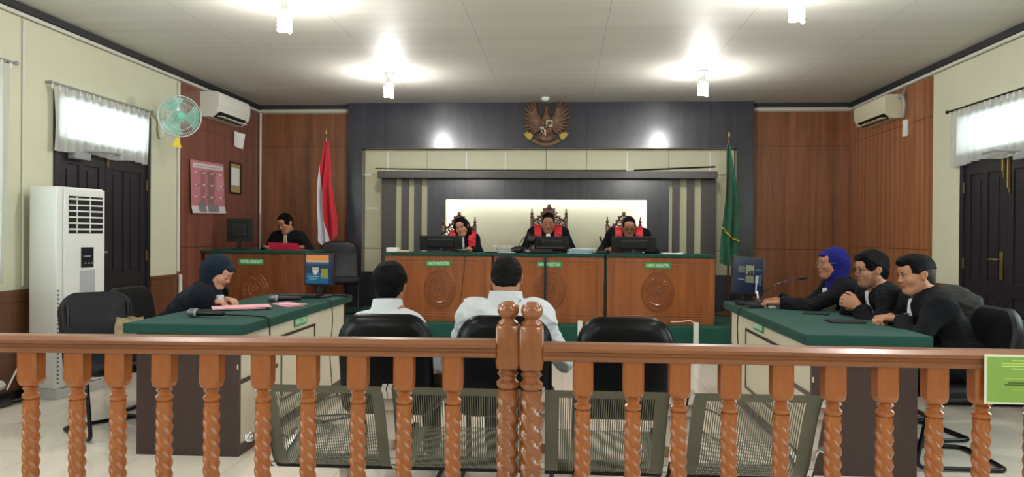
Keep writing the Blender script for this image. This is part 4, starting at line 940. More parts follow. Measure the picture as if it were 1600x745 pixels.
cord([Vector((-1.62+.20*math.cos(t)*(1+.2*math.sin(3*t)), 5.45+.42*math.sin(t), .008+.006*abs(math.sin(2*t)))) for t in np.linspace(0, 5.4, 50)], .006, 'loop of black cord on the floor before the prosecutor table')
cord([Vector((-1.60+.13*math.cos(t*1.7), 4.75+.22*math.sin(t)+.03*t, .008+.005*abs(math.sin(3*t)))) for t in np.linspace(0, 12, 90)], .006, 'tangled black cord on the floor by the near end of the prosecutor table')
cord([Vector((1.02+.12*math.cos(t), 5.2+.45*math.sin(t), .008+.004*abs(math.sin(2*t)))) for t in np.linspace(0, 5.6, 50)], .006, 'loop of black cord on the floor before the lawyers table')
# pink folder of the clerk
r = empty('folder', (-3.20, 8.56, 1.088), math.radians(-4), 'bright pink folder held open on the clerk desk', 'folder')
MB().grid(lambda u, v: (-.18+.36*u, -.04+.02*u-.06*v, .005+.085*v-.01*u), 6, 4).grid(lambda u, v: (.18-.36*u, -.042+.02*(1-u)-.06*v, .005+.085*v-.01*(1-u)), 6, 4).build('front_cover', M_pink2, r)
MB().box(-.18, .18, -.035, .2, 0, .006).build('back_cover', M_pink2, r)
# bag on the chair
def bagm():
    r = empty('carrier_bag', (-2.76, 4.66, .5225), .5, 'crumpled beige patterned bag on the nearer empty leather chair', 'bag')
    vs = []; fs = []; n, m = 20, 12; rn = random.Random(3)
    for i in range(m+1):
        t = i/m; R_ = .10*(1-.25*t)*(1.0 if i else .9)
        for k in range(n):
            a = 2*PI*k/n; q = 1+.10*math.sin(3*a+4*t)+.06*math.sin(7*a-6*t)
            vs.append((R_*1.05*math.cos(a)*q, R_*.7*math.sin(a)*q, .21*t+(.008*math.sin(5*a) if i == m else 0)))
    for i in range(m):
        for k in range(n): fs.append((i*n+k, i*n+(k+1) % n, (i+1)*n+(k+1) % n, (i+1)*n+k))
    fs.append(tuple(range(n))[::-1])
    MB().add(vs, fs).build('bag_body', mat('beige_print', '#9c8b6e', .8, var=.25, vscale=30), r, smooth=True)
bagm()

# ================================================================== FLAGS AND EMBLEM
def flag(loc, label, mats, wtop, wbot, drop, sgn, two=False, fringe=False, seed=1, pole_h=2.25, lean=0):
    root = empty('flag', loc, 0, label, 'flag')
    MB().lathe([(.15, 0), (.15, .02), (.06, .05), (.03, .08), (.02, .09)], 24).build('stand', M_carve, root, smooth=True)
    MB().tube([(0, 0, .05), (lean, 0, pole_h)], .013, 10).build('pole', M_carve, root, smooth=True)
    MB().lathe([(.008, 0), (.02, .015), (.008, .03), (.014, .06), (.001, .11)], 12, T(lean, 0, pole_h)).build('finial', M_brass, root, smooth=True)
    ztop = pole_h-.06
    def S(u, v):     # v 0 top .. 1 bottom ; u across hanging folds
        w = wtop+(wbot-wtop)*min(1, v*1.25)**.8
        x = lean*(1-v*.8)+sgn*(.0)+(u-.42)*w*sgn*1.0+.015*math.sin(6*v+seed)
        d = drop*(1-(.18 if two else .03)*abs(u-.45)*1.6)
        y = -.03-.05*math.sin(u*5*PI+1.2*math.sin(v*3))*(.25+v*.75)-.02*math.sin(u*11+v*6)
        return Vector((x, y, ztop-d*v))
    if two:
        # red part to the pole's right, white to its left, split line drifting down
        def sp(v): return max(0, v-.22)*.85
        MB().grid(lambda a, v: S(sp(v)+(1-sp(v))*a, v), 26, 40).build('red_half', mats[0], root, smooth=True)
        MB().grid(lambda a, v: S(sp(v+.0)*a if v > .0 else 0, v) if True else 0, 14, 40).build('white_half', mats[1], root, smooth=True)
    else:
        MB().grid(lambda a, v: S(a, v), 40, 40).build('cloth', mats[0], root, smooth=True)
    if fringe:
        MB().tube([S(t, .70+.13*t)+Vector((0, -.03, 0)) for t in np.linspace(0, 1, 24)], .009, 6).build('gold_fringe', M_gold, root, smooth=True)
    return root
M_fr = mat('flag_red', '#b81226', .7, sheen=.2); M_fw = mat('flag_white', '#c9c5cf', .75); M_fg = mat('flag_green', '#085638', .6, sheen=.2)
flag((-3.04, 9.5, .30), 'red and white flag hanging folded on a pole beside the clerk', [M_fr, M_fw], .05, .25, 1.42, 1, True, seed=2, pole_h=2.22, lean=.0)
flag((2.04, 9.5, .30), 'green flag with gold fringe hanging folded on a pole', [M_fg], .04, .235, 1.50, 1, False, True, seed=5, pole_h=2.18)

# ================================================================== SIGNED DISTANCE MODELLING (organic shapes)
import openvdb as vdb
def V3(*a): return np.array(a if len(a) > 1 else a[0], dtype=float)
def unit(v): v = V3(v); return v/np.linalg.norm(v)
def rcone(a, b, ra, rb):
    a, b = V3(a), V3(b); ba = b-a; L2 = max(ba@ba, 1e-9); r = max(ra, rb)
    def f(x, y, z):
        px, py, pz = x-a[0], y-a[1], z-a[2]; t = np.clip((px*ba[0]+py*ba[1]+pz*ba[2])/L2, 0, 1)
        return np.sqrt((px-t*ba[0])**2+(py-t*ba[1])**2+(pz-t*ba[2])**2)-(ra+(rb-ra)*t)
    return f, np.minimum(a, b)-r, np.maximum(a, b)+r
def ellip(c, r, R=None):
    c, r = V3(c), V3(r); Rm = np.eye(3) if R is None else R; ext = np.sqrt(((Rm*r)**2).sum(1))
    def f(x, y, z):
        px, py, pz = x-c[0], y-c[1], z-c[2]
        q = [(Rm[0, i]*px+Rm[1, i]*py+Rm[2, i]*pz) for i in range(3)]
        k0 = np.sqrt(sum((q[i]/r[i])**2 for i in range(3))); k1 = np.sqrt(sum((q[i]/r[i]**2)**2 for i in range(3)))+1e-9
        return k0*(k0-1)/k1
    return f, c-ext, c+ext
def cutcone(a, b, ra, rb, cut_b=True, cut_a=False, flat=1.0, fdir=None):
    """rounded cone ended flat at b (cuff) and optionally at a"""
    f0, lo, hi = rcone(a, b, ra, rb); a, b = V3(a), V3(b); n = unit(b-a)
    def f(x, y, z):
        d = f0(x, y, z)
        if cut_b: d = np.maximum(d, (x-b[0])*n[0]+(y-b[1])*n[1]+(z-b[2])*n[2])
        if cut_a: d = np.maximum(d, -((x-a[0])*n[0]+(y-a[1])*n[1]+(z-a[2])*n[2]))
        return d
    return f, lo, hi
def inter(p, g):
    f, lo, hi = p; return (lambda x, y, z: np.maximum(f(x, y, z), g(x, y, z))), lo, hi
class SDF:
    def __init__(s): s.ops = []
    def add(s, prim, k=.02): s.ops.append((prim, k, 1)); return s
    def sub(s, prim, k=.01): s.ops.append((prim, k, -1)); return s
    def mesh(s, name, m, parent, h=.006, fold=0, region=None, pad=.0, inflate=0, cut=None):
        adds = [p for p, k, o in s.ops if o > 0]
        lo = np.min([p[1] for p in adds], 0)-.03-fold; hi = np.max([p[2] for p in adds], 0)+.03+fold
        n = np.ceil((hi-lo)/h).astype(int)+1; G = np.full(n, .05, np.float32)
        ax = [lo[i]+h*np.arange(n[i]) for i in range(3)]
        for (f, a, b), k, o in s.ops:
            e = max(k*1.2, 3.5*h)+fold
            i0 = np.clip(np.floor((a-e-lo)/h).astype(int), 0, n-1); i1 = np.clip(np.ceil((b+e-lo)/h).astype(int)+1, 0, n)
            if (i1 <= i0).any(): continue
            sl = tuple(slice(i0[i], i1[i]) for i in range(3))
            x = ax[0][sl[0]][:, None, None]; y = ax[1][sl[1]][None, :, None]; z = ax[2][sl[2]][None, None, :]
            d = f(x, y, z).astype(np.float32); g = G[sl]
            if o > 0: q = np.maximum(k-np.abs(g-d), 0)/k; G[sl] = np.minimum(g, d)-q*q*k*.25
            else: d = -d; q = np.maximum(k-np.abs(g-d), 0)/k; G[sl] = np.maximum(g, d)+q*q*k*.25
        if fold:
            x = ax[0][:, None, None]; y = ax[1][None, :, None]; z = ax[2][None, None, :]
            r1 = 1-np.abs(np.sin(11*x+13*y+19*z+1.8*np.sin(9*z+7*x)+1.3*np.sin(13*y+1))); r2 = 1-np.abs(np.sin(17*x-14*y+12*z+2.1*np.sin(8*y-6*z+2)))
            G -= (fold*(1.6*r1**2.2+1.2*r2**2.2-.8+.5*np.sin(55*x+9*np.sin(20*z))*np.sin(48*y+40*z))).astype(np.float32)
        if inflate or cut:
            G -= inflate
            if cut: G = np.maximum(G, cut(ax[0][:, None, None], ax[1][None, :, None], ax[2][None, None, :]).astype(np.float32))
        w = 3*h; np.clip(G, -w, w, out=G)
        gr = vdb.FloatGrid(w); gr.copyFromArray(G, tolerance=0)
        P, TT, Q = gr.convertToPolygons(isovalue=0, adaptivity=0.0)
        P = P*h+lo
        F4 = Q[:, ::-1] if len(Q) else np.zeros((0, 4), int)
        me = bpy.data.meshes.new(name); me.vertices.add(len(P)); me.vertices.foreach_set('co', P.astype(np.float32).ravel())
        me.loops.add(len(F4)*4); me.polygons.add(len(F4)); me.polygons.foreach_set('loop_start', np.arange(0, len(F4)*4, 4, dtype=np.int32))
        me.loops.foreach_set('vertex_index', F4.ravel().astype(np.int32)); me.update(calc_edges=True)
        ms = m if isinstance(m, (list, tuple)) else [m]
        for q in ms: me.materials.append(q)
        me.polygons.foreach_set('use_smooth', [True]*len(me.polygons))
        # make sure faces point outwards
        c = P.mean(0); cen = P[F4].mean(1); nv = np.cross(P[F4[:, 1]]-P[F4[:, 0]], P[F4[:, 2]]-P[F4[:, 0]])
        vol = (nv*cen).sum()
        if vol < 0: me.flip_normals()
        if region is not None: me.polygons.foreach_set('material_index', region(cen).astype(np.int32))
        me.validate()
        o = bpy.data.objects.new(name, me); C.objects.link(o); o.parent = parent
        if parent is not None: o.matrix_parent_inverse = Matrix.Translation(-parent.location) if parent.rotation_euler.z == 0 else parent.matrix_basis.inverted()
        return o

# ---- carved eagle emblem over the bench
def emblem():
    root = empty('eagle_emblem', (-.232, 9.95, 2.725), 0, 'carved brown eagle emblem with shield and ribbon high on the dark wall', 'emblem')
    W = lambda x, z, y=0: (-.232+x, 9.93+y, 2.725+z)
    b = SDF(); b.add(ellip(W(0, .06), (.06, .03, .10)), .02); b.add(rcone(W(0, .12), W(-.002, .20), .035, .028), .02)
    b.add(ellip(W(.004, .225, -.01), (.028, .028, .028)), .01); b.add(rcone(W(.024, .226, -.012), W(.058, .214, -.012), .013, .004), .006)
    for k in range(4): b.add(rcone(W(-.02+.0*k, .245, -.01), W(-.045+.022*k, .262, -.01), .007, .003), .004)
    for s in (-1, 1):
        for k in range(11):
            t = k/10; a = math.radians(66+t*132); L_ = .235+.05*math.sin(t*PI)-.03*t; L_ = .25-.11*t+.03*math.sin(t*PI)
            bx, bz = s*(.07+.03*(1-t)), .06-.12*t+.03
            ex, ez = bx+s*L_*math.sin(a*1.0)*(-1 if False else 1)*1.0, bz+L_*math.cos(a-PI/6*1.6)
            a2 = math.radians(12+t*118); ex, ez = bx+s*L_*math.sin(a2), bz+L_*math.cos(a2)*1.02
            mid = ((bx+ex)/2+s*.02*(1-t), (bz+ez)/2)
            b.add(rcone(W(bx, bz, -.004), W(mid[0], mid[1], -.012+.004*(k % 2)), .020, .023), .008); b.add(rcone(W(mid[0], mid[1], -.012+.004*(k % 2)), W(ex, ez, .0), .023, .014), .008)
        b.add(ellip(W(s*.105, .07, -.01), (.045, .028, .07)), .02)
        b.add(rcone(W(s*.045, -.07), W(s*.10, -.15, -.01), .026, .014), .012)
        for j in range(3): b.add(rcone(W(s*.10, -.15, -.015), W(s*(.085+.022*j), -.185, -.03), .009, .006), .004)
    for k in range(7): a = math.radians(-36+12*k); b.add(rcone(W(0, -.08), W(.15*math.sin(a), -.09-.115*math.cos(a)), .02, .016), .006)
    b.mesh('eagle', mat('carved_eagle', '#5f3f28', .45, var=.3, vscale=18), root, .003)
    def sh(px, m, nm, y=-.055, hh=.012): MB().prism([(x, z) for x, z in px], hh, T(0, y, 0)).build(nm, m, root)
    out = [(-.085, .065), (.085, .065), (.09, -.02), (.06, -.10), (0, -.155), (-.06, -.10), (-.09, -.02)]
    sh([(x*1.06, z*1.06) for x, z in out], mat('shield_dark', '#2c1a16', .4), 'shield_rim', -.052, .03)
    Rd = mat('shield_red', '#5a1c22', .45); Wt = mat('shield_cream', '#b5a078', .45); Bk = mat('shield_black', '#2a1512', .5)
    sh([(-.083, .062), (0, .062), (0, -.025), (-.086, -.025)], Rd, 'shield_field', -.058); sh([(0, .062), (.083, .062), (.086, -.025), (0, -.025)], Wt, 'shield_field', -.058)
    sh([(-.086, -.025), (0, -.025), (0, -.15), (-.055, -.098)], Wt, 'shield_field', -.058); sh([(.086, -.025), (0, -.025), (0, -.15), (.055, -.098)], Rd, 'shield_field', -.058)
    MB().prism([(.03*math.cos(t)+.045, .026*math.sin(t)+.022) for t in np.linspace(0, 2*PI, 17)[:-1]], .006, T(0, -.064, 0)).build('buffalo_head', mat('shield_olive', '#4a3c14', .5), root)
    MB().prism([(.022*math.cos(t)-.042, .03*math.sin(t)+.02) for t in np.linspace(0, 2*PI, 17)[:-1]], .006, T(0, -.064, 0)).build('tree', mat('shield_leaf', '#3b4a2a', .5), root)
    MB().prism([(-.03, -.065), (-.062, -.05), (-.05, -.09), (-.02, -.125)], .004, T(0, -.062, 0)).build('rice_and_cotton', Bk, root)
    MB().tube([(.045+.022*math.cos(t), -.062, -.07+.022*math.sin(t)) for t in np.linspace(0, 2*PI, 17)[:-1]], .004, 6, closed=True).build('chain', mat('shield_gold', '#9a7630', .4), root)
    MB().prism([(-.032, .0), (.032, .0), (.026, -.045), (0, -.065), (-.026, -.045)], .006, T(0, -.066, 0)).build('small_shield', Bk, root)
    st = []
    for k in range(10): r_ = .016 if k % 2 == 0 else .007; a = PI/2+k*PI/5; st.append((r_*math.cos(a), -.027+r_*math.sin(a)))
    MB().prism(st, .004, T(0, -.070, 0)).build('star', mat('shield_gold', '#9a7630', .4), root)
    def rib(u, v):
        a = (u-.5)*1.25; R_ = .30; return ((R_-.0+.034*(v-.5))*math.sin(a), -.045-.008*math.cos(u*PI*2), .10-(R_+.034*(v-.5))*math.cos(a)-.055)
    MB().grid(rib, 24, 2).grid(lambda u, v: tuple(Vector(rib(u, 1-v))+Vector((0, .008, 0))), 24, 2).build('ribbon', mat('ribbon_brown', '#7a5a34', .5), root, smooth=True)
    tx = "BHINNEKA TUNGGAL IKA"
    for i, ch in enumerate(tx):
        if ch == ' ': continue
        u = .08+.84*i/(len(tx)-1); a = (u-.5)*1.25; p = rib(u, .5)
        text(ch, .024, mat('ribbon_letters', '#2a1c12', .5), root, (p[0], p[1]-.004, p[2]), (PI/2, -a*-1*-1, 0), name='ribbon_letter')
    for s in (-1, 1):
        e = MB()
        e.prism([(x*s, z) for x, z in ((.17, -.135), (.205, -.20), (.255, -.165), (.30, -.10), (.262, -.115), (.258, -.075), (.235, -.11), (.21, -.098))][::s], .014, T(0, -.04, 0)); e.build('ribbon_end', mat('ribbon_gold', '#a98f2c', .45), root)
emblem()

# ---- carved throne chairs of the judges
def throne(loc, label, wd, ztop, big=False):
    root = empty('carved_chair', loc, 0, label, 'chair', 'carved chairs of the judges')   # front = -y, seat at local z .47
    h = wd/2; zt = ztop
    mb = MB().box(-h, h, -.26, .24, .36, .43, .01); mb.build('seat_rail', M_carve, root); MB().box(-h+.02, h-.02, -.25, .22, .43, .475, .02).build('seat', M_leather, root)
    for s in (-1, 1):
        MB().lathe([(.022, 0), (.028, .1), (.02, .2), (.03, .3), (.03, .37)], 12, T(s*(h-.03), -.22, 0)).build('leg', M_carve, root, smooth=True)
        MB().box(s*(h)-.02, s*(h)+.02, .24, .28, 0, zt-.17, .006).lathe([(.02, 0), (.024, .012), (.012, .025), (.022, .045), (.014, .065), (.007, .085), (.012, .10), (.001, .115)], 12, T(s*h, .26, zt-.17)).build('back_post', M_carve, root, smooth=True)
        MB().tube(loop((s*h, .25, .68), (s*(h+.02), .0, .69), (s*(h+.02), -.2, .67), (s*(h+.01), -.21, .43), r=.05), .018).build('armrest', M_carve, root, smooth=True)
    z1 = zt-.30; y = .26
    cr = MB()
    for z in (z1, z1-.085, z1-.32): cr.box(-h, h, y-.015, y+.015, z-.012, z+.014, .004)
    for i in range(1, 8): x = -h+wd*i/8; cr.lathe([(.006, 0), (.010, .02), (.005, .035), (.010, .055), (.006, .075)], 8, T(x, y, z1-.075))
    cr.build('back_rail', M_carve, root, smooth=True)
    MB().box(-h+.04, h-.04, y-.02, y+.012, .50, z1-.10, .01).build('back_panel', M_carve, root)
    # openwork crest: nested scrolls
    c = MB()
    def arc(cx, cz, r, a0, a1, t, n=14): c.tube([(cx+r*math.cos(a), y, cz+r*math.sin(a)) for a in np.linspace(math.radians(a0), math.radians(a1), n)], t, 6)
    for s in (-1, 1):
        def A(cx, cz, r, a0, a1, t): 
            if s < 0: a0, a1 = 180-a0, 180-a1
            arc(s*cx, cz, r, a0, a1, t)
        A(h*.66, z1+.05, .052, 0, 300, .009); A(h*.66, z1+.05, .024, 60, 420, .008); A(h*.80, z1+.02, .03, -60, 120, .008)
        A(h*.40, z1+.085, .055, -40, 200, .010); A(h*.40, z1+.085, .028, 0, 330, .008); A(h*.30, z1+.03, .035, 0, 330, .008)
        A(h*.20, z1+.155, .045, -30, 230, .010); A(h*.15, z1+.10, .04, 0, 330, .008); A(h*.20, z1+.155, .02, 0, 330, .007)
        c.tube([(s*h*.95, y, z1+.01), (s*h*.85, y, z1+.10), (s*h*.6, y, z1+.125), (s*h*.42, y, z1+.165), (s*h*.28, y, z1+.22), (s*h*.12, y, z1+.25), (0, y, z1+.27)], [.008, .012, .013, .013, .013, .012, .014], 8)
        for px, pz in ((.88, .115), (.62, .145), (.44, .19), (.30, .24)): c.sph((s*h*px, y, z1+pz), (.014, .01, .016), 8)
    c.sph((0, y, z1+.285), (.022, .014, .02), 10)
    if big: c.sph((0, y-.005, z1+.175), (.075, .022, .085), 16).sph((0, y-.02, z1+.19), (.045, .015, .05), 12)
    else: c.tube([(0, y, z1), (0, y, z1+.26)], .009, 8); arc(0, z1+.19, .03, 0, 360, .008)
    c.build('carved_crest', M_carve, root, smooth=True)
throne((-1.315, 9.25, .30), 'carved chair of the woman judge, its openwork crest against the lit recess', .40, 1.265)
throne((-.178, 9.25, .30), 'tallest carved chair with solid medallion crest behind the chief judge', .43, 1.37, True)
throne((.755, 9.25, .30), 'carved chair behind the judge with glasses', .41, 1.275)

# ================================================================== PEOPLE
def frame(hdg, pitch=0, roll=0):
    """columns right, forward, up; heading in degrees from +x, pitch up positive, roll = lean of the head to its right"""
    a, p, r = math.radians(hdg), math.radians(pitch), math.radians(roll)
    f = np.array([math.cos(a)*math.cos(p), math.sin(a)*math.cos(p), math.sin(p)]); rt = np.array([math.sin(a), -math.cos(a), 0.]); u = np.cross(rt, f)
    rt2 = rt*math.cos(r)-u*math.sin(r); u2 = rt*math.sin(r)+u*math.cos(r)
    return np.stack([rt2, f, u2], 1)
def head_ops(b, M, c, s=1., jaw=1., nose=1., lids=False, cheeks=1., ears=True):
    P = lambda x, y, z: c+M@(np.array([x, y, z])*s)
    b.add(ellip(P(0, -.018, .030), V3(.074, .093, .088)*s, M), .02)
    b.add(ellip(P(0, .020, -.028), V3(.062*jaw, .064, .078)*s, M), .03)
    b.add(ellip(P(0, .050, .045), V3(.056, .040, .045)*s, M), .02)
    b.add(rcone(P(-.016*jaw, .058, -.088), P(.016*jaw, .058, -.088), .021*s, .021*s), .025); b.add(ellip(P(0, .056, -.052), V3(.032, .026, .030)*s, M), .02)
    for q in (-1, 1):
        b.add(rcone(P(q*.052*jaw, -.005, -.045), P(q*.026*jaw, .050, -.088), .020*s, .018*s), .025)
        b.add(ellip(P(q*.036, .053, -.020), V3(.024*cheeks, .022, .023*cheeks)*s, M), .025)
    b.add(rcone(P(-.034, .072, .027), P(.034, .072, .027), .010*s, .010*s), .016)
    for q in (-1, 1): b.sub(ellip(P(q*.031, .094, .006), V3(.017, .014, .012)*s, M), .012)
    b.add(rcone(P(0, .079, .018), P(0, .097, -.019), .0075*s, .0105*s*nose), .012)
    for q in (-1, 1): b.add(ellip(P(q*.011*nose, .089, -.023), V3(.0080, .010, .0075)*s, M), .006)
    b.add(ellip(P(0, .081, -.047), V3(.023, .012, .0060)*s, M), .006); b.add(ellip(P(0, .080, -.058), V3(.019, .012, .0068)*s, M), .006)
    b.sub(rcone(P(-.022, .095, -.0525), P(.022, .095, -.0525), .0022*s, .0022*s), .003)
    b.add(ellip(P(0, .076, -.084), V3(.018, .016, .014)*s, M), .012)
    for q in (-1, 1) if ears else ():
        Me = M@frame(90-q*25, 0).T if False else M
        b.add(ellip(P(q*.079, -.008, -.004), V3(.0085, .016, .029)*s, Me), .006); b.add(ellip(P(q*.085, -.015, .006), V3(.0065, .017, .021)*s, Me), .006)
        b.sub(ellip(P(q*.090, -.006, .0), V3(.005, .009, .015)*s, Me), .004)
    for q in (-1, 1):
        if lids: b.add(ellip(P(q*.031, .074, .006), V3(.0155, .0145, .0125)*s, M), .004)
def hand_ops(b, wrist, d, n, thumb_side, s=1., curl=(20, 30, 20), spread=1., thumb=(25, 15), k=.006):
    """d: wrist to knuckles, n: out of the palm, thumb_side: unit vector"""
    d = unit(d); n = V3(n); n = unit(n-d*(n@d)); t = V3(thumb_side); t = unit(t-d*(t@d)-n*(t@n)); w = V3(wrist)
    ofs = (.029, .0095, -.0105, -.030); Ls = (.088, .092, .088, .080); FL = (.068, .076, .070, .056); R_ = (.0086, .0088, .0084, .0075)
    for i in range(4):
        kn = w+(d*Ls[i]+t*ofs[i])*s; b.add(rcone(w+t*ofs[i]*.55*s+d*.012*s, kn, .0155*s, .0118*s), .012)
        cur = kn; a = 0; sp = math.radians((1.5-i)*4*spread)
        for j, (fr, cu) in enumerate(zip((.46, .30, .24), curl)):
            cu = cu*(1+.12*i); a += math.radians(cu); dd = d*math.cos(a)+n*math.sin(a); dd = unit(dd+t*math.sin(sp)*(1 if j == 0 else .6))
            nx = cur+dd*FL[i]*fr*s; b.add(rcone(cur, nx, R_[i]*s*(1-.08*j), R_[i]*s*(.93-.1*j)), k); cur = nx
    b.add(ellip(w+(d*.05+n*.004)*s, V3(.036, .050, .0165)*s, np.stack([t, d, n], 1)), .012)
    a0 = math.radians(38); tb = w+(d*.022+t*.026+n*.006)*s; p1 = tb+(d*math.cos(a0)+t*math.sin(a0)+n*.25)*.040*s
    b.add(rcone(tb, p1, .0145*s, .0105*s), .012)
    a1 = math.radians(38-thumb[0]); p2 = p1+unit(d*math.cos(a1)+t*math.sin(a1)+n*.35)*.032*s; b.add(rcone(p1, p2, .0100*s, .0092*s), k)
    a2 = a1-math.radians(thumb[1]); p3 = p2+unit(d*math.cos(a2)+t*math.sin(a2)+n*.45)*.024*s; b.add(rcone(p2, p3, .0092*s, .0070*s), k)
def ik(a, c, l1, l2, pole):
    a, c = V3(a), V3(c); v = c-a; D = np.linalg.norm(v)
    if D > (l1+l2)*.999: c = a+v/D*(l1+l2)*.999; D = (l1+l2)*.999
    x = (l1*l1-l2*l2+D*D)/(2*D); h = math.sqrt(max(l1*l1-x*x, 0)); u = v/np.linalg.norm(v); p = V3(pole); p = p-u*(p@u); p = unit(p)
    return a+u*x+p*h
def person(label, head, hh, hips, bh, hands, skin, build=1., female=False, outfit='robe', cloth=None, headkw={}, lips=True, beard=False, hair=None,
           hijab=None, glasses=False, seat_top=.47, floor=0., h=.0042, hb=.0085, eyes='open', brow=True, jabot=True, stole=False, legs=(.40, .44), gap=.11, shoulder_w=None, neck_z=.105,
           elbow_pole=(.55, -.2, -.8), tie=False, sleeves=1., jab_top=-.03, jab_x=0, jab_w=1., fold=.0045, hand_s=1., name='person', torso_k=1., hs=1., jab_side=0, sag=0):
    """head: head centre (world); hh: (heading, pitch, roll); hips: pelvis centre; bh: body heading; hands: [(wrist, d, palm normal, curl, thumb)] for right, left"""
    head, hips = V3(head), V3(hips); Mh = frame(*hh); Mb = frame(bh); Rr, Fo = Mb[:, 0], Mb[:, 1]; Z = V3(0, 0, 1); s = (.95 if female else 1.)*hs
    root = empty(name, (hips[0], hips[1], floor), 0, label, 'person')
    nb = head+Mh@(V3(0, -.028, -.075)*s); base = head+Mh@V3(0, -.03, -.06)*.6+Z*(-neck_z)-Fo*.035
    sw = shoulder_w or (.165 if female else .19)*build
    sh = {q: base+Rr*q*sw-Z*(.035+sag)+Fo*.0 for q in (1, -1)}
    spine = unit(base-hips); mid = hips*.45+base*.55-Fo*.02
    ch = hips*.27+base*.73 if outfit == 'shirt' else hips*.22+base*.78
    Ms = np.stack([Rr, np.cross(spine, Rr)*1.0, spine], 1); Ms[:, 1] = unit(np.cross(Ms[:, 2], Ms[:, 0])); Ms[:, 2] = unit(np.cross(Ms[:, 0], Ms[:, 1]))
    l1, l2 = (.27, .235) if female else (.29, .255)
    arms = {}
    for q, H in zip((1, -1), hands):
        w = V3(H[0]) if H else sh[q]+Fo*.30-Z*.30-Rr*q*.05
        pole = Rr*q*elbow_pole[0]+Fo*elbow_pole[1]+Z*elbow_pole[2]
        e = ik(sh[q], w, l1, l2, pole); w2 = w if np.linalg.norm(w-e) < l2*1.25 else e+unit(w-e)*l2*1.2
        arms[q] = (sh[q], e, w2)
    # legs
    leg = {}
    for q in (1, -1):
        hp = hips+Rr*q*.085; kn = hp+Fo*legs[0]+Rr*q*(gap-.085)+Z*(.0); kn[2] = max(kn[2]-.02, floor+.47); an = V3(kn[0], kn[1], floor+.085)-Fo*(legs[0]-legs[1])*1.0-Fo*.02
        leg[q] = (hp, kn, an)
    # ---------------- body, one continuous skin surface
    b = SDF()
    head_ops(b, Mh, head, s, lids=(eyes == 'down'), ears=hijab is None, **headkw)
    nr = (.050 if female else .060)*(.6+.4*build)
    b.add(rcone(nb, base+Z*.0, nr*.95, nr*1.08), .03)
    b.add(ellip(ch, V3(.14*build, .085, .15), Ms), .04); b.add(ellip(mid, V3(.115*build, .08, .15), Ms), .05); b.add(ellip(hips, V3(.14*build, .10, .10), Ms), .05)
    for q in (1, -1):
        S_, E_, W_ = arms[q]; b.add(rcone(base-Z*.045, S_-Z*.01, .036, .036), .02); b.add(rcone(S_, E_, .042, .036), .03); b.add(rcone(E_, W_, .036, .0245*hand_s), .02)
        hp, kn, an = leg[q]; b.add(rcone(hp, kn, .075, .05), .04); b.add(rcone(kn, an, .048, .032), .02); b.add(rcone(an-Z*.03, an-Z*.045+Fo*.13, .034, .026), .02)
    for q, H in zip((1, -1), hands):
        if H:
            d, n = unit(H[1]), unit(H[2]); ts = np.cross(d, n)*q
            hand_ops(b, arms[q][2], d, n, ts, hand_s*(.92 if female else 1.), curl=H[3], thumb=H[4] if len(H) > 4 else (25, 15))
    MhT = Mh.T
    def region(cen):
        L_ = (cen-head)@Mh/s; L_ = L_+.006*np.sin(L_[:, [2, 0, 1]]*310+1)*(1 if beard else 0)*np.sin(L_[:, [1, 2, 0]]*170); r = np.zeros(len(cen), int)
        lipz = (np.abs(L_[:, 0]) < .024) & (L_[:, 2] < -.0415) & (L_[:, 2] > -.0655) & (L_[:, 1] > .080)
        if beard:
            bd = (L_[:, 2] < -.062) & (L_[:, 2] > -.118) & (L_[:, 1] > .0) | ((np.abs(L_[:, 0]) > .050) & (L_[:, 2] < -.012) & (L_[:, 2] > -.125) & (L_[:, 1] > -.0) & (L_[:, 1] < .035-.3*(L_[:, 2]+.02)) & (L_[:, 1] > .012+(-.05-L_[:, 2])*.2)); mus = (np.abs(L_[:, 0]) < .028) & (L_[:, 2] < -.03) & (L_[:, 2] > -.043) & (L_[:, 1] > .08)
            r[bd | mus] = 2
        if lips: r[lipz] = 1
        return r
    b.mesh('body', [skin, M_lip, M_stub], root, h, region=region)
    P = lambda x, y, z: head+Mh@(V3(x, y, z)*s)
    # eyes and brows
    if h < .0055 or True:
        for q in (-1, 1):
            if eyes == 'open':
                Mm = Matrix([list(Mh[i]) for i in range(3)]).to_4x4(); c = P(q*.031, .0735, .006)
                e = MB().sph((0, 0, 0), .0102*s, 14, T(*c) @ Mm).build('eye', M_eye, root, smooth=True)
                MB().sph((0, .0058*s, 0), (.0062*s, .0050*s, .0062*s), 10, T(*c) @ Mm).build('iris', M_iris, e, smooth=True)
                MB().tube([P(q*.031+x, .0885-.25*abs(x)**1.2*2, .0145-abs(x)*.25) for x in np.linspace(-.013, .013, 7)], .0018, 5).build('eyelashes', M_hair, root)
            else:
                MB().tube([P(q*.031+x, .0885-abs(x)*.35, -.001+abs(x)*.25) for x in np.linspace(-.014, .014, 7)], .0019, 5).build('eyelashes', M_hair, root)
            if brow: MB().tube([P(q*(.016+.032*t), .0875-.014*t*t, .026+.007*math.sin(t*2.4)) for t in np.linspace(0, 1, 8)], [.002, .003, .0035, .0035, .003, .003, .002, .001], 5).build('eyebrow', M_hair, root)
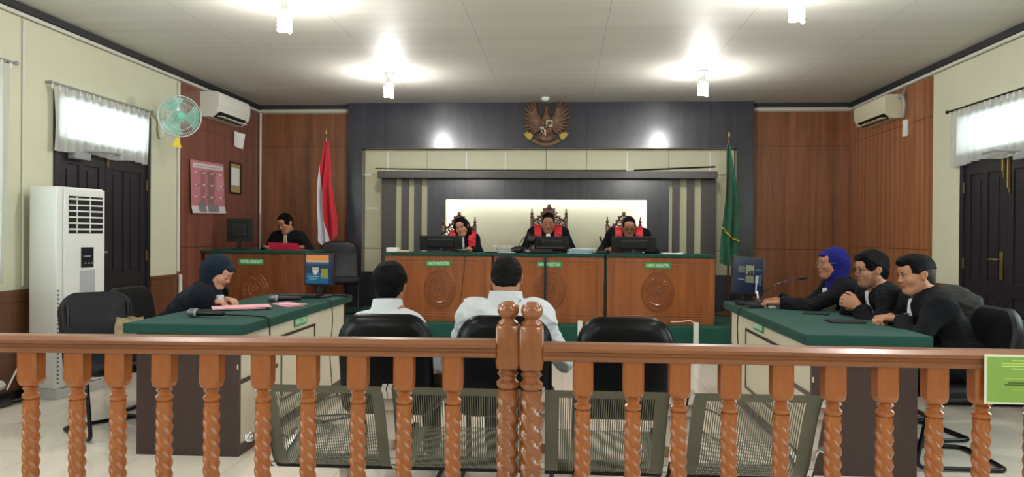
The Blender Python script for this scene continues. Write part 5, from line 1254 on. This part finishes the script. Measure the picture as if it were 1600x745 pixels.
    if glasses:
        g = MB()
        for q in (-1, 1):
            g.tube([P(q*.032+.023*math.cos(t), .101-.0035*math.cos(t)*q, .004+.018*math.sin(t)) for t in np.linspace(0, 2*PI, 25)[:-1]], .0019, 6, closed=True)
            g.tube([P(q*.055, .097, .010), P(q*.073, .075, .012), P(q*.083, -.005, .012)], .0018, 5)
        g.tube([P(-.009, .102, .008), P(0, .104, .011), P(.009, .102, .008)], .0018, 5)
        g.build('glasses', mat('glasses_frame', '#2a2424', .3, metal=.4) if glasses is True else glasses, root, smooth=True)
        l = MB()
        for q in (-1, 1): l.add([P(q*.032+.021*math.cos(t), .101, .004+.0165*math.sin(t)) for t in np.linspace(0, 2*PI, 21)[:-1]], [tuple(range(20))])
        l.build('lens', M_glass, root)
    # ---------------- hair
    if hair:
        k = SDF(); st = hair.get('style', 'short'); th = hair.get('t', .010)
        g = lambda e: ellip(P(0, -.018, .032), (V3(.074, .093, .088)+V3(e, e, e*1.1))*s, Mh)
        k.add(g(th), .01)
        if st != 'curly': k.add(ellip(P(0, -.055, -.02), V3(.064, .055, .075)*s, Mh), .02)
        for q in (-1, 1): k.add(ellip(P(q*.062, .005, .018), V3(.014, .022, .040)*s, Mh), .012)
        if st == 'full':
            k.add(ellip(P(0, .010, .080), V3(.070, .080, .050)*s, Mh), .02); k.add(ellip(P(.02, .055, .082), V3(.045, .03, .026)*s, Mh), .015)
        if st == 'quiff': k.sub(ellip(P(0, -.03, -.09), V3(.14, .14, .135)*s, Mh), .01); k.add(ellip(P(0, .030, .098), V3(.055, .062, .030)*s, Mh), .02); k.add(ellip(P(0, .075, .085), V3(.045, .020, .022)*s, Mh), .015)
        if st == 'bowl': k.add(ellip(P(0, -.03, .035), V3(.092, .100, .088)*s, Mh), .02); k.add(ellip(P(0, -.055, -.035), V3(.060, .055, .060)*s, Mh), .02)
        if st == 'curly':
            rn = random.Random(4)
            for i in range(46):
                a = rn.uniform(0, 2*PI); zz = rn.uniform(-.13, .11); rr = .086*math.sqrt(max(.15, 1-(max(0, zz)/.125)**2)); y = -.02+rr*1.08*math.sin(a)
                if y > .035 and zz < .06: continue
                k.add(ellip(P(rr*math.cos(a)*1.05, y, zz), V3(.024, .024, .028)*s, Mh), .012)
        # face opening and ears
        k.sub(ellip(P(0, .128, -.035), V3(.074*hair.get('fw', 1), .095, .105)*s, Mh), .012)
        if st != 'curly':
            for q in (-1, 1): k.sub(ellip(P(q*.088, .004, -.018), V3(.022, .030, .040)*s, Mh), .008)
            k.sub(ellip(P(0, -.05, -.128), V3(.12, .10, .055 if st != 'bowl' else .040)*s, Mh), .02)
            for q in (-1, 1): k.sub(ellip(P(q*.07, .07, -.06), V3(.04, .06, .055)*s, Mh), .008)
        k.mesh('hair', hair.get('m', M_hair), root, .0042 if h < .005 else .006, fold=hair.get('fold', .0012))
        if hair.get('fade'):
            k = SDF(); k.add(g(.0035), .01); k.add(ellip(P(0, -.055, -.02), V3(.062, .050, .072)*s, Mh), .02)
            k.sub(ellip(P(0, .122, -.035), V3(.078, .095, .115)*s, Mh), .008); k.sub(ellip(P(0, -.05, -.14), V3(.12, .10, .05)*s, Mh), .01)
            for q in (-1, 1): k.sub(ellip(P(q*.088, .0, -.012), V3(.022, .024, .036)*s, Mh), .006)
            k.mesh('faded_hair', mat('faded_hair', '#251a15', .7), root, .0042)
    C_ = cloth
    if hijab:
        k = SDF(); k.add(ellip(P(0, -.028, .034), V3(.088, .104, .100)*s, Mh), .02); k.add(ellip(P(0, -.06, -.02), V3(.080, .080, .095)*s, Mh), .03)
        k.add(ellip(P(0, -.015, -.055), V3(.070, .070, .080)*s, Mh), .03)
        k.add(rcone(P(0, -.025, -.08), base+Fo*.005-Z*.0, .066*s, .074), .04); k.add(ellip(base+Fo*.015-Z*.05, V3(.13, .085, .06), Ms), .06)
        k.add(ellip(P(0, .066, .070), V3(.052, .030, .022)*s, Mh), .02)
        HJ = list(k.ops); k.sub(ellip(P(0, .125, -.016), V3(.055, .095, .090)*s, Mh), .006)
        k.mesh('hijab', hijab, root, .005, fold=.0018)
    # ---------------- clothes
    g = SDF()
    W = build; chz = .125 if outfit == 'shirt' else .175
    g.add(ellip(ch, V3(.165*W, .118*torso_k, chz), Ms), .05); g.add(ellip(mid-Z*.02, V3(.150*W, .125*torso_k, .17), Ms), .06); g.add(ellip(hips+Z*.0, V3(.185*W, .145, .13), Ms), .06)
    for q in (1, -1):
        S_, E_, W_ = arms[q]; up = .060*(.7+.3*W)
        g.add(rcone(base-Z*.035-Fo*.01, S_-Z*.005, .050, up), .05); g.add(rcone(S_, E_, up, .052*(.8+.2*W)), .05); g.add(ellip(S_*.75+ch*.25, V3(.085, .08, .10)*(.6+.4*W), Ms), .06)
        u = unit(W_-E_); cuff = W_-u*(.015 if outfit != 'robe' else .03)
        if outfit == 'robe':
            g.add(cutcone(E_, cuff, .056*sleeves, .060*sleeves), .02); g.add(cutcone(E_-Z*.02, cuff-Z*.022*(sleeves > .95)-u*.03, .05, .045*sleeves), .02)
            g.sub(cutcone(W_+u*.05, W_-u*.045, .036, .036), .004)
        elif outfit == 'shirt_short': pass
        else: g.add(cutcone(E_, cuff, .048, .036), .02); 
    # neckline
    if outfit == 'robe':
        g.add(rcone(base-Rr*.035-Z*.005-Fo*.02, base+Rr*.035-Z*.005-Fo*.02, .045, .045), .03)
        g.sub(rcone(base+Z*.14+Fo*.03, base-Z*.0+Fo*.02, .066, nr*1.02), .008); g.sub(rcone(base+Fo*.10+Z*.02, ch+Fo*.16+Z*.02, .035, .006), .01)
    for q in (1, -1):
        hp, kn, an = leg[q]
        if outfit == 'robe': g.add(rcone(hp, kn, .115, .088), .06); g.add(rcone(kn, an+Z*.02, .085, .085), .05)
    if outfit == 'robe':
        g.add(rcone(hips+Fo*.1, (leg[1][1]+leg[-1][1])/2, .11, .08), .06); g.add(rcone((leg[1][1]+leg[-1][1])/2, (leg[1][2]+leg[-1][2])/2+Z*.03, .07, .07), .06)
    else:
        for q in (1, -1): pass
    if outfit in ('shirt', 'suit'):
        # cut at the seat, so trousers show below
        zc = hips[2]-.03
        col = cutcone(base-Z*.02, nb*.45+base*.55+Z*.015, nr*1.58, nr*1.28, cut_b=True)
        g.add(col, .003); g.sub(rcone(nb+Z*.05, base+Z*.0, nr*.99, nr*1.0), .004)
        if outfit == 'shirt':
            k = SDF(); k.add(cutcone(base-Z*.03, nb*.98+base*.02, nr*1.66, nr*1.32), .01); k.sub(rcone(nb+Z*.08, base-Z*.02, nr*1.04, nr*1.06), .002)
            k.mesh('collar', C_, root, .0035)
        g.sub(((lambda x, y, z: z-zc), V3(hips-.6), V3(hips[0]+.6, hips[1]+.6, zc)), .01)
    g.mesh({'robe': 'robe', 'shirt': 'shirt', 'suit': 'jacket'}[outfit], C_, root, hb, fold=fold)
    if outfit in ('shirt', 'suit'):
        t = SDF()
        t.add(ellip(hips-Z*.01, V3(.172*W, .135, .10), Ms), .05)
        for q in (1, -1):
            hp, kn, an = leg[q]; t.add(rcone(hp, kn, .092, .068), .05); t.add(cutcone(kn, an-Z*.03, .065, .052), .03)
        t.mesh('trousers', M_trouser, root, .010)
        for q in (1, -1):
            an = leg[q][2]; f = SDF(); a0 = an-Z*.05-Fo*.05
            f.add(rcone(a0, a0+Fo*.10, .036, .036), .02); f.add(rcone(a0+Fo*.10-Z*.004, a0+Fo*.20-Z*.008, .038, .026), .02); f.add(rcone(a0+Z*.0, an+Z*.0, .036, .038), .02)
            f.sub(((lambda x, y, z: z-(floor+.004)), V3(a0-.3), V3(a0[0]+.3, a0[1]+.3, floor+.004)), .003)
            f.mesh('shoe', M_shoe, root, .007)
    else:
        for q in (1, -1):
            an = leg[q][2]; f = SDF(); a0 = an-Z*.05-Fo*.04
            f.add(rcone(a0, a0+Fo*.19-Z*.008, .034, .026), .02); f.sub(((lambda x, y, z: z-(floor+.004)), V3(a0-.3), V3(a0[0]+.3, a0[1]+.3, floor+.004)), .003); f.mesh('shoe', M_shoe, root, .008)
    def chest_front(dx, dz, off=.0):
        """point on the front of the clothing at side offset dx and height dz under the neck base"""
        p0 = base+Z*dz+Rr*dx; t = np.linspace(.30, -.02, 65); Q = p0[None, :]+Fo[None, :]*t[:, None]
        fns = [ellip(ch, V3(.165*W, .118*torso_k, chz), Ms)[0], ellip(mid-Z*.02, V3(.150*W, .125*torso_k, .17), Ms)[0], ellip(base-Z*.03, V3(.10, .085, .06), Ms)[0]]
        d = np.min([f(Q[:, 0], Q[:, 1], Q[:, 2]) for f in fns], 0); i = np.argmax(d < .012); tt = t[i] if d[i] < .012 else .06
        return p0+Fo*(tt+off)
    def band(x0, x1, z0, z1, y0=-.5, taper=0):
        """strip of cloth lying on the robe: side offset x0..x1, height z0..z1 and depth over y0, all from the neck base"""
        def f(x, y, z):
            X = (x-base[0])*Rr[0]+(y-base[1])*Rr[1]; Y = (x-base[0])*Fo[0]+(y-base[1])*Fo[1]; Zz = z-base[2]
            c_, w_ = (x0+x1)/2, (x1-x0)/2+taper*(-Zz)
            return np.maximum(np.maximum(np.maximum(np.abs(X-c_)-w_, y0-Y), np.maximum(Zz-z1, z0-Zz)), Y-.21)
        return f
    if jabot and outfit == 'robe':
        if hijab:
            k = SDF(); k.ops = list(g.ops)+HJ
            k.mesh('white_bands', M_jabot, root, .005, inflate=.008, cut=band(jab_x-.024*jab_w, jab_x+.024*jab_w, -.20, jab_top, .02, .06))
        else: g.mesh('white_bands', M_jabot, root, .005, fold=fold, inflate=.008, cut=band(-.022*jab_w, .022*jab_w, -.19, .02, .0, .06))
    if stole:
        for q in (1, -1): g.mesh('red_stole', M_red, root, .006, fold=fold, inflate=.009, cut=band(*sorted((q*.075, q*.165)), -.36, .3, -.07))
    if outfit == 'suit':
        g.mesh('shirt_front', mat('beige_shirt', '#9f9682', .8), root, .006, fold=fold, inflate=.006, cut=band(-.018, .018, -.16, .06, .0, .12))
    for o_ in root.children: o_.matrix_parent_inverse = Matrix.Translation(-root.location)
    return dict(root=root, base=base, chest_front=chest_front, P=P, arms=arms, Fo=Fo, Rr=Rr)
dn = (0, 0, -1)
# prosecutor, writing
person('person in a dark navy hijab and navy robe writing on pink papers', (-2.432, 5.20, 1.0), (0, -32, 0), (-2.83, 5.20, .555), 8,
       [((-2.44, 5.10, .805), (.9, .35, -.10), (-.1, .0, -1), (45, 50, 30)), ((-2.43, 5.31, .800), (.85, -.45, -.05), (.0, 0, -1), (20, 25, 15))],
       mat('skin_pale', '#c08e74', .55), 1.08, True, cloth=M_robeN, hijab=M_hijN, eyes='down', h=.004, jabot=True, hand_s=.95, jab_w=1.2, jab_x=.04)
# accused, seen from behind
person('slim person in a white shirt seen from behind, with thick black hair', (-.935, 4.06, 1.000), (84, -10, 2), (-.875, 4.0, .555), 90,
       [((-.74, 4.30, .60), (-.5, .8, -.1), dn, (15, 20, 15)), ((-.99, 4.30, .60), (.5, .8, -.1), dn, (15, 20, 15))],
       M_skinB, .98, outfit='shirt', cloth=M_shirt, hair=dict(style='bowl', t=.010, fold=.0032), h=.0045, hb=.007, shoulder_w=.142, neck_z=.125, sag=.045, fold=.005)
person('broad person in a white shirt seen from behind, head bowed, hair thinning', (-.305, 4.075, 1.040), (92, -24, 0), (-.285, 4.0, .565), 90,
       [((-.09, 4.32, .62), (-.5, .8, -.1), dn, (15, 20, 15)), ((-.48, 4.32, .62), (.5, .8, -.1), dn, (15, 20, 15))],
       M_skinB, 1.22, outfit='shirt', cloth=M_shirt, hair=dict(style='short', t=.009, m=M_hair2, fold=.0028), h=.0045, hb=.007, shoulder_w=.188, neck_z=.118, sag=.015, torso_k=1.1, fold=.0055)
# lawyers
person('person in a royal blue hijab, glasses and black robe with one arm stretched out', (1.935, 5.60, 1.085), (183, -2, 0), (2.31, 5.70, .555), 180,
       [((1.62, 5.86, .80), (-.9, -.3, 0), dn, (20, 25, 15)), ((1.555, 5.60, .800), (-.95, .1, .02), (0, 0, -1), (35, 40, 25))],
       M_skinB, .95, True, cloth=M_robe, hijab=M_hijB, glasses=mat('gold_glasses', '#9c8560', .3, metal=.7), h=.004, headkw=dict(nose=.95), elbow_pole=(.6, .2, -.8))
person('bearded person with black hair and glasses in a black robe, hands clasped', (2.015, 5.10, 1.068), (186, -6, 0), (2.36, 5.10, .560), 181,
       [((1.915, 5.165, .835), (-.80, -.42, .35), (.1, -.9, 0), (50, 50, 30), (25, 25)), ((1.915, 5.03, .835), (-.80, .42, .35), (.1, .9, .0), (50, 50, 30), (25, 25))],
       M_skinA, 1.05, cloth=M_robe, hair=dict(style='full', t=.014, fold=.0035), beard=True, glasses=True, h=.004, headkw=dict(jaw=1.08, cheeks=1.15), elbow_pole=(.5, .1, -.8))
pz = person('person with short faded hair and a watch, black robe, seated nearest the rail', (2.085, 4.62, 1.060), (180, -10, 0), (2.31, 4.54, .560), 178,
       [((1.985, 4.72, .800), (-.95, -.30, -.05), (0, 0, -1), (30, 35, 20)), ((1.985, 4.58, .806), (-.90, .45, .0), (.0, 0, -1), (30, 40, 25))],
       M_skinA, 1.05, cloth=M_robe, hair=dict(style='quiff', t=.006, fold=.0015, fade=True), h=.004, elbow_pole=(.6, .35, -.7), jab_w=.65)
wv = pz['root']
c = V3(2.012, 4.573, .806); a_ = unit(V3(-.90, .45, 0)); pr = unit(np.cross(a_, V3(0, 0, 1)))
o = MB().tube([c+pr*.031*math.cos(t)+V3(0, 0, 1)*.025*math.sin(t) for t in np.linspace(0, 2*PI, 21)[:-1]], .006, 6, closed=True).build('watch_strap', M_bk, wv, smooth=True); o.matrix_parent_inverse = Matrix.Translation(-wv.location)
o2 = MB().tube([tuple(c+V3(0, 0, .026)), tuple(c+V3(0, 0, .034))], .016, 14).build('watch_face', M_chrome, o, smooth=True)
# the grey jacket over the chair back
# judges
person('person with curly dark hair in a black robe with red stole, leaning on one hand', (-1.215, 9.0, 1.365), (262, -8, 14), (-1.27, 9.2, .855), 268,
       [((-1.40, 8.98, 1.13), (-.3, -.2, .9), (0, -1, .1), (30, 35, 20)), ((-1.10, 8.80, 1.12), (.1, -.9, 0), dn, (20, 20, 20))], M_skinA, .82, True, cloth=M_robe, hair=dict(style='curly', t=.016, fold=.003), h=.006, hb=.010, stole=True, floor=.3, neck_z=.07)
person('person in black robe and red stole looking down in the tallest carved chair', (-.178, 9.03, 1.425), (270, -16, 0), (-.178, 9.2, .875), 270,
       [((-.36, 8.86, 1.13), (.4, -.8, 0), dn, (20, 20, 20)), ((.0, 8.86, 1.13), (-.4, -.8, 0), dn, (20, 20, 20))], M_skinB, .95, cloth=M_robe, hair=dict(style='short', t=.008, fw=1.05), h=.006, hb=.010, stole=True, floor=.3, neck_z=.07, eyes='down', headkw=dict(jaw=1.08, cheeks=1.15), sag=-.02)
person('person with glasses in a black robe with red stole, reading with head bowed', (.775, 8.99, 1.385), (270, -20, 0), (.775, 9.2, .865), 270,
       [((.52, 8.84, 1.12), (.4, -.8, 0), dn, (20, 20, 20)), ((.98, 8.84, 1.13), (-.4, -.8, 0), dn, (20, 20, 20))], M_skinB, 1.0, cloth=M_robe, hair=dict(style='short', t=.006, fw=1.1, m=M_hair2), glasses=True, h=.006, hb=.010, stole=True, floor=.3, neck_z=.055, eyes='down', sag=-.025)
# clerk
person('person in a black suit looking down at the pink folder at the clerk desk', (-3.37, 8.97, 1.395), (250, -22, 8), (-3.36, 9.17, .865), 266,
       [((-3.56, 8.80, 1.12), (.7, -.6, 0), dn, (20, 20, 20)), ((-3.12, 8.86, 1.12), (-.5, -.7, 0), dn, (20, 20, 20))], M_skinB, .86, outfit='suit', cloth=M_suit, hair=dict(style='short', t=.011), h=.006, hb=.010, floor=.3, eyes='down', fold=.001)

# grey jacket over the back of the bearded lawyer's chair
root = empty('jacket', (2.55, 5.14, 0), 0, 'olive-grey jacket hanging over the back of the bearded lawyer chair', 'jacket')
k = SDF(); c = V3(2.555, 5.14, .86); Mj = frame(190)
k.add(ellip(c, V3(.23, .075, .10), Mj), .04); k.add(ellip(c+V3(-.01, 0, .045), V3(.15, .06, .07), Mj), .04); k.add(ellip(c-V3(0, 0, .18), V3(.22, .07, .20), Mj), .05)
for q in (-1, 1): k.add(rcone(c+Mj[:, 0]*q*.19, c+Mj[:, 0]*q*.24+V3(.02, 0, -.38), .055, .045), .03)
o = k.mesh('jacket_cloth', mat('olive_grey_jacket', '#3a3c3a', .9, spec=.2), root, .009, fold=.006)
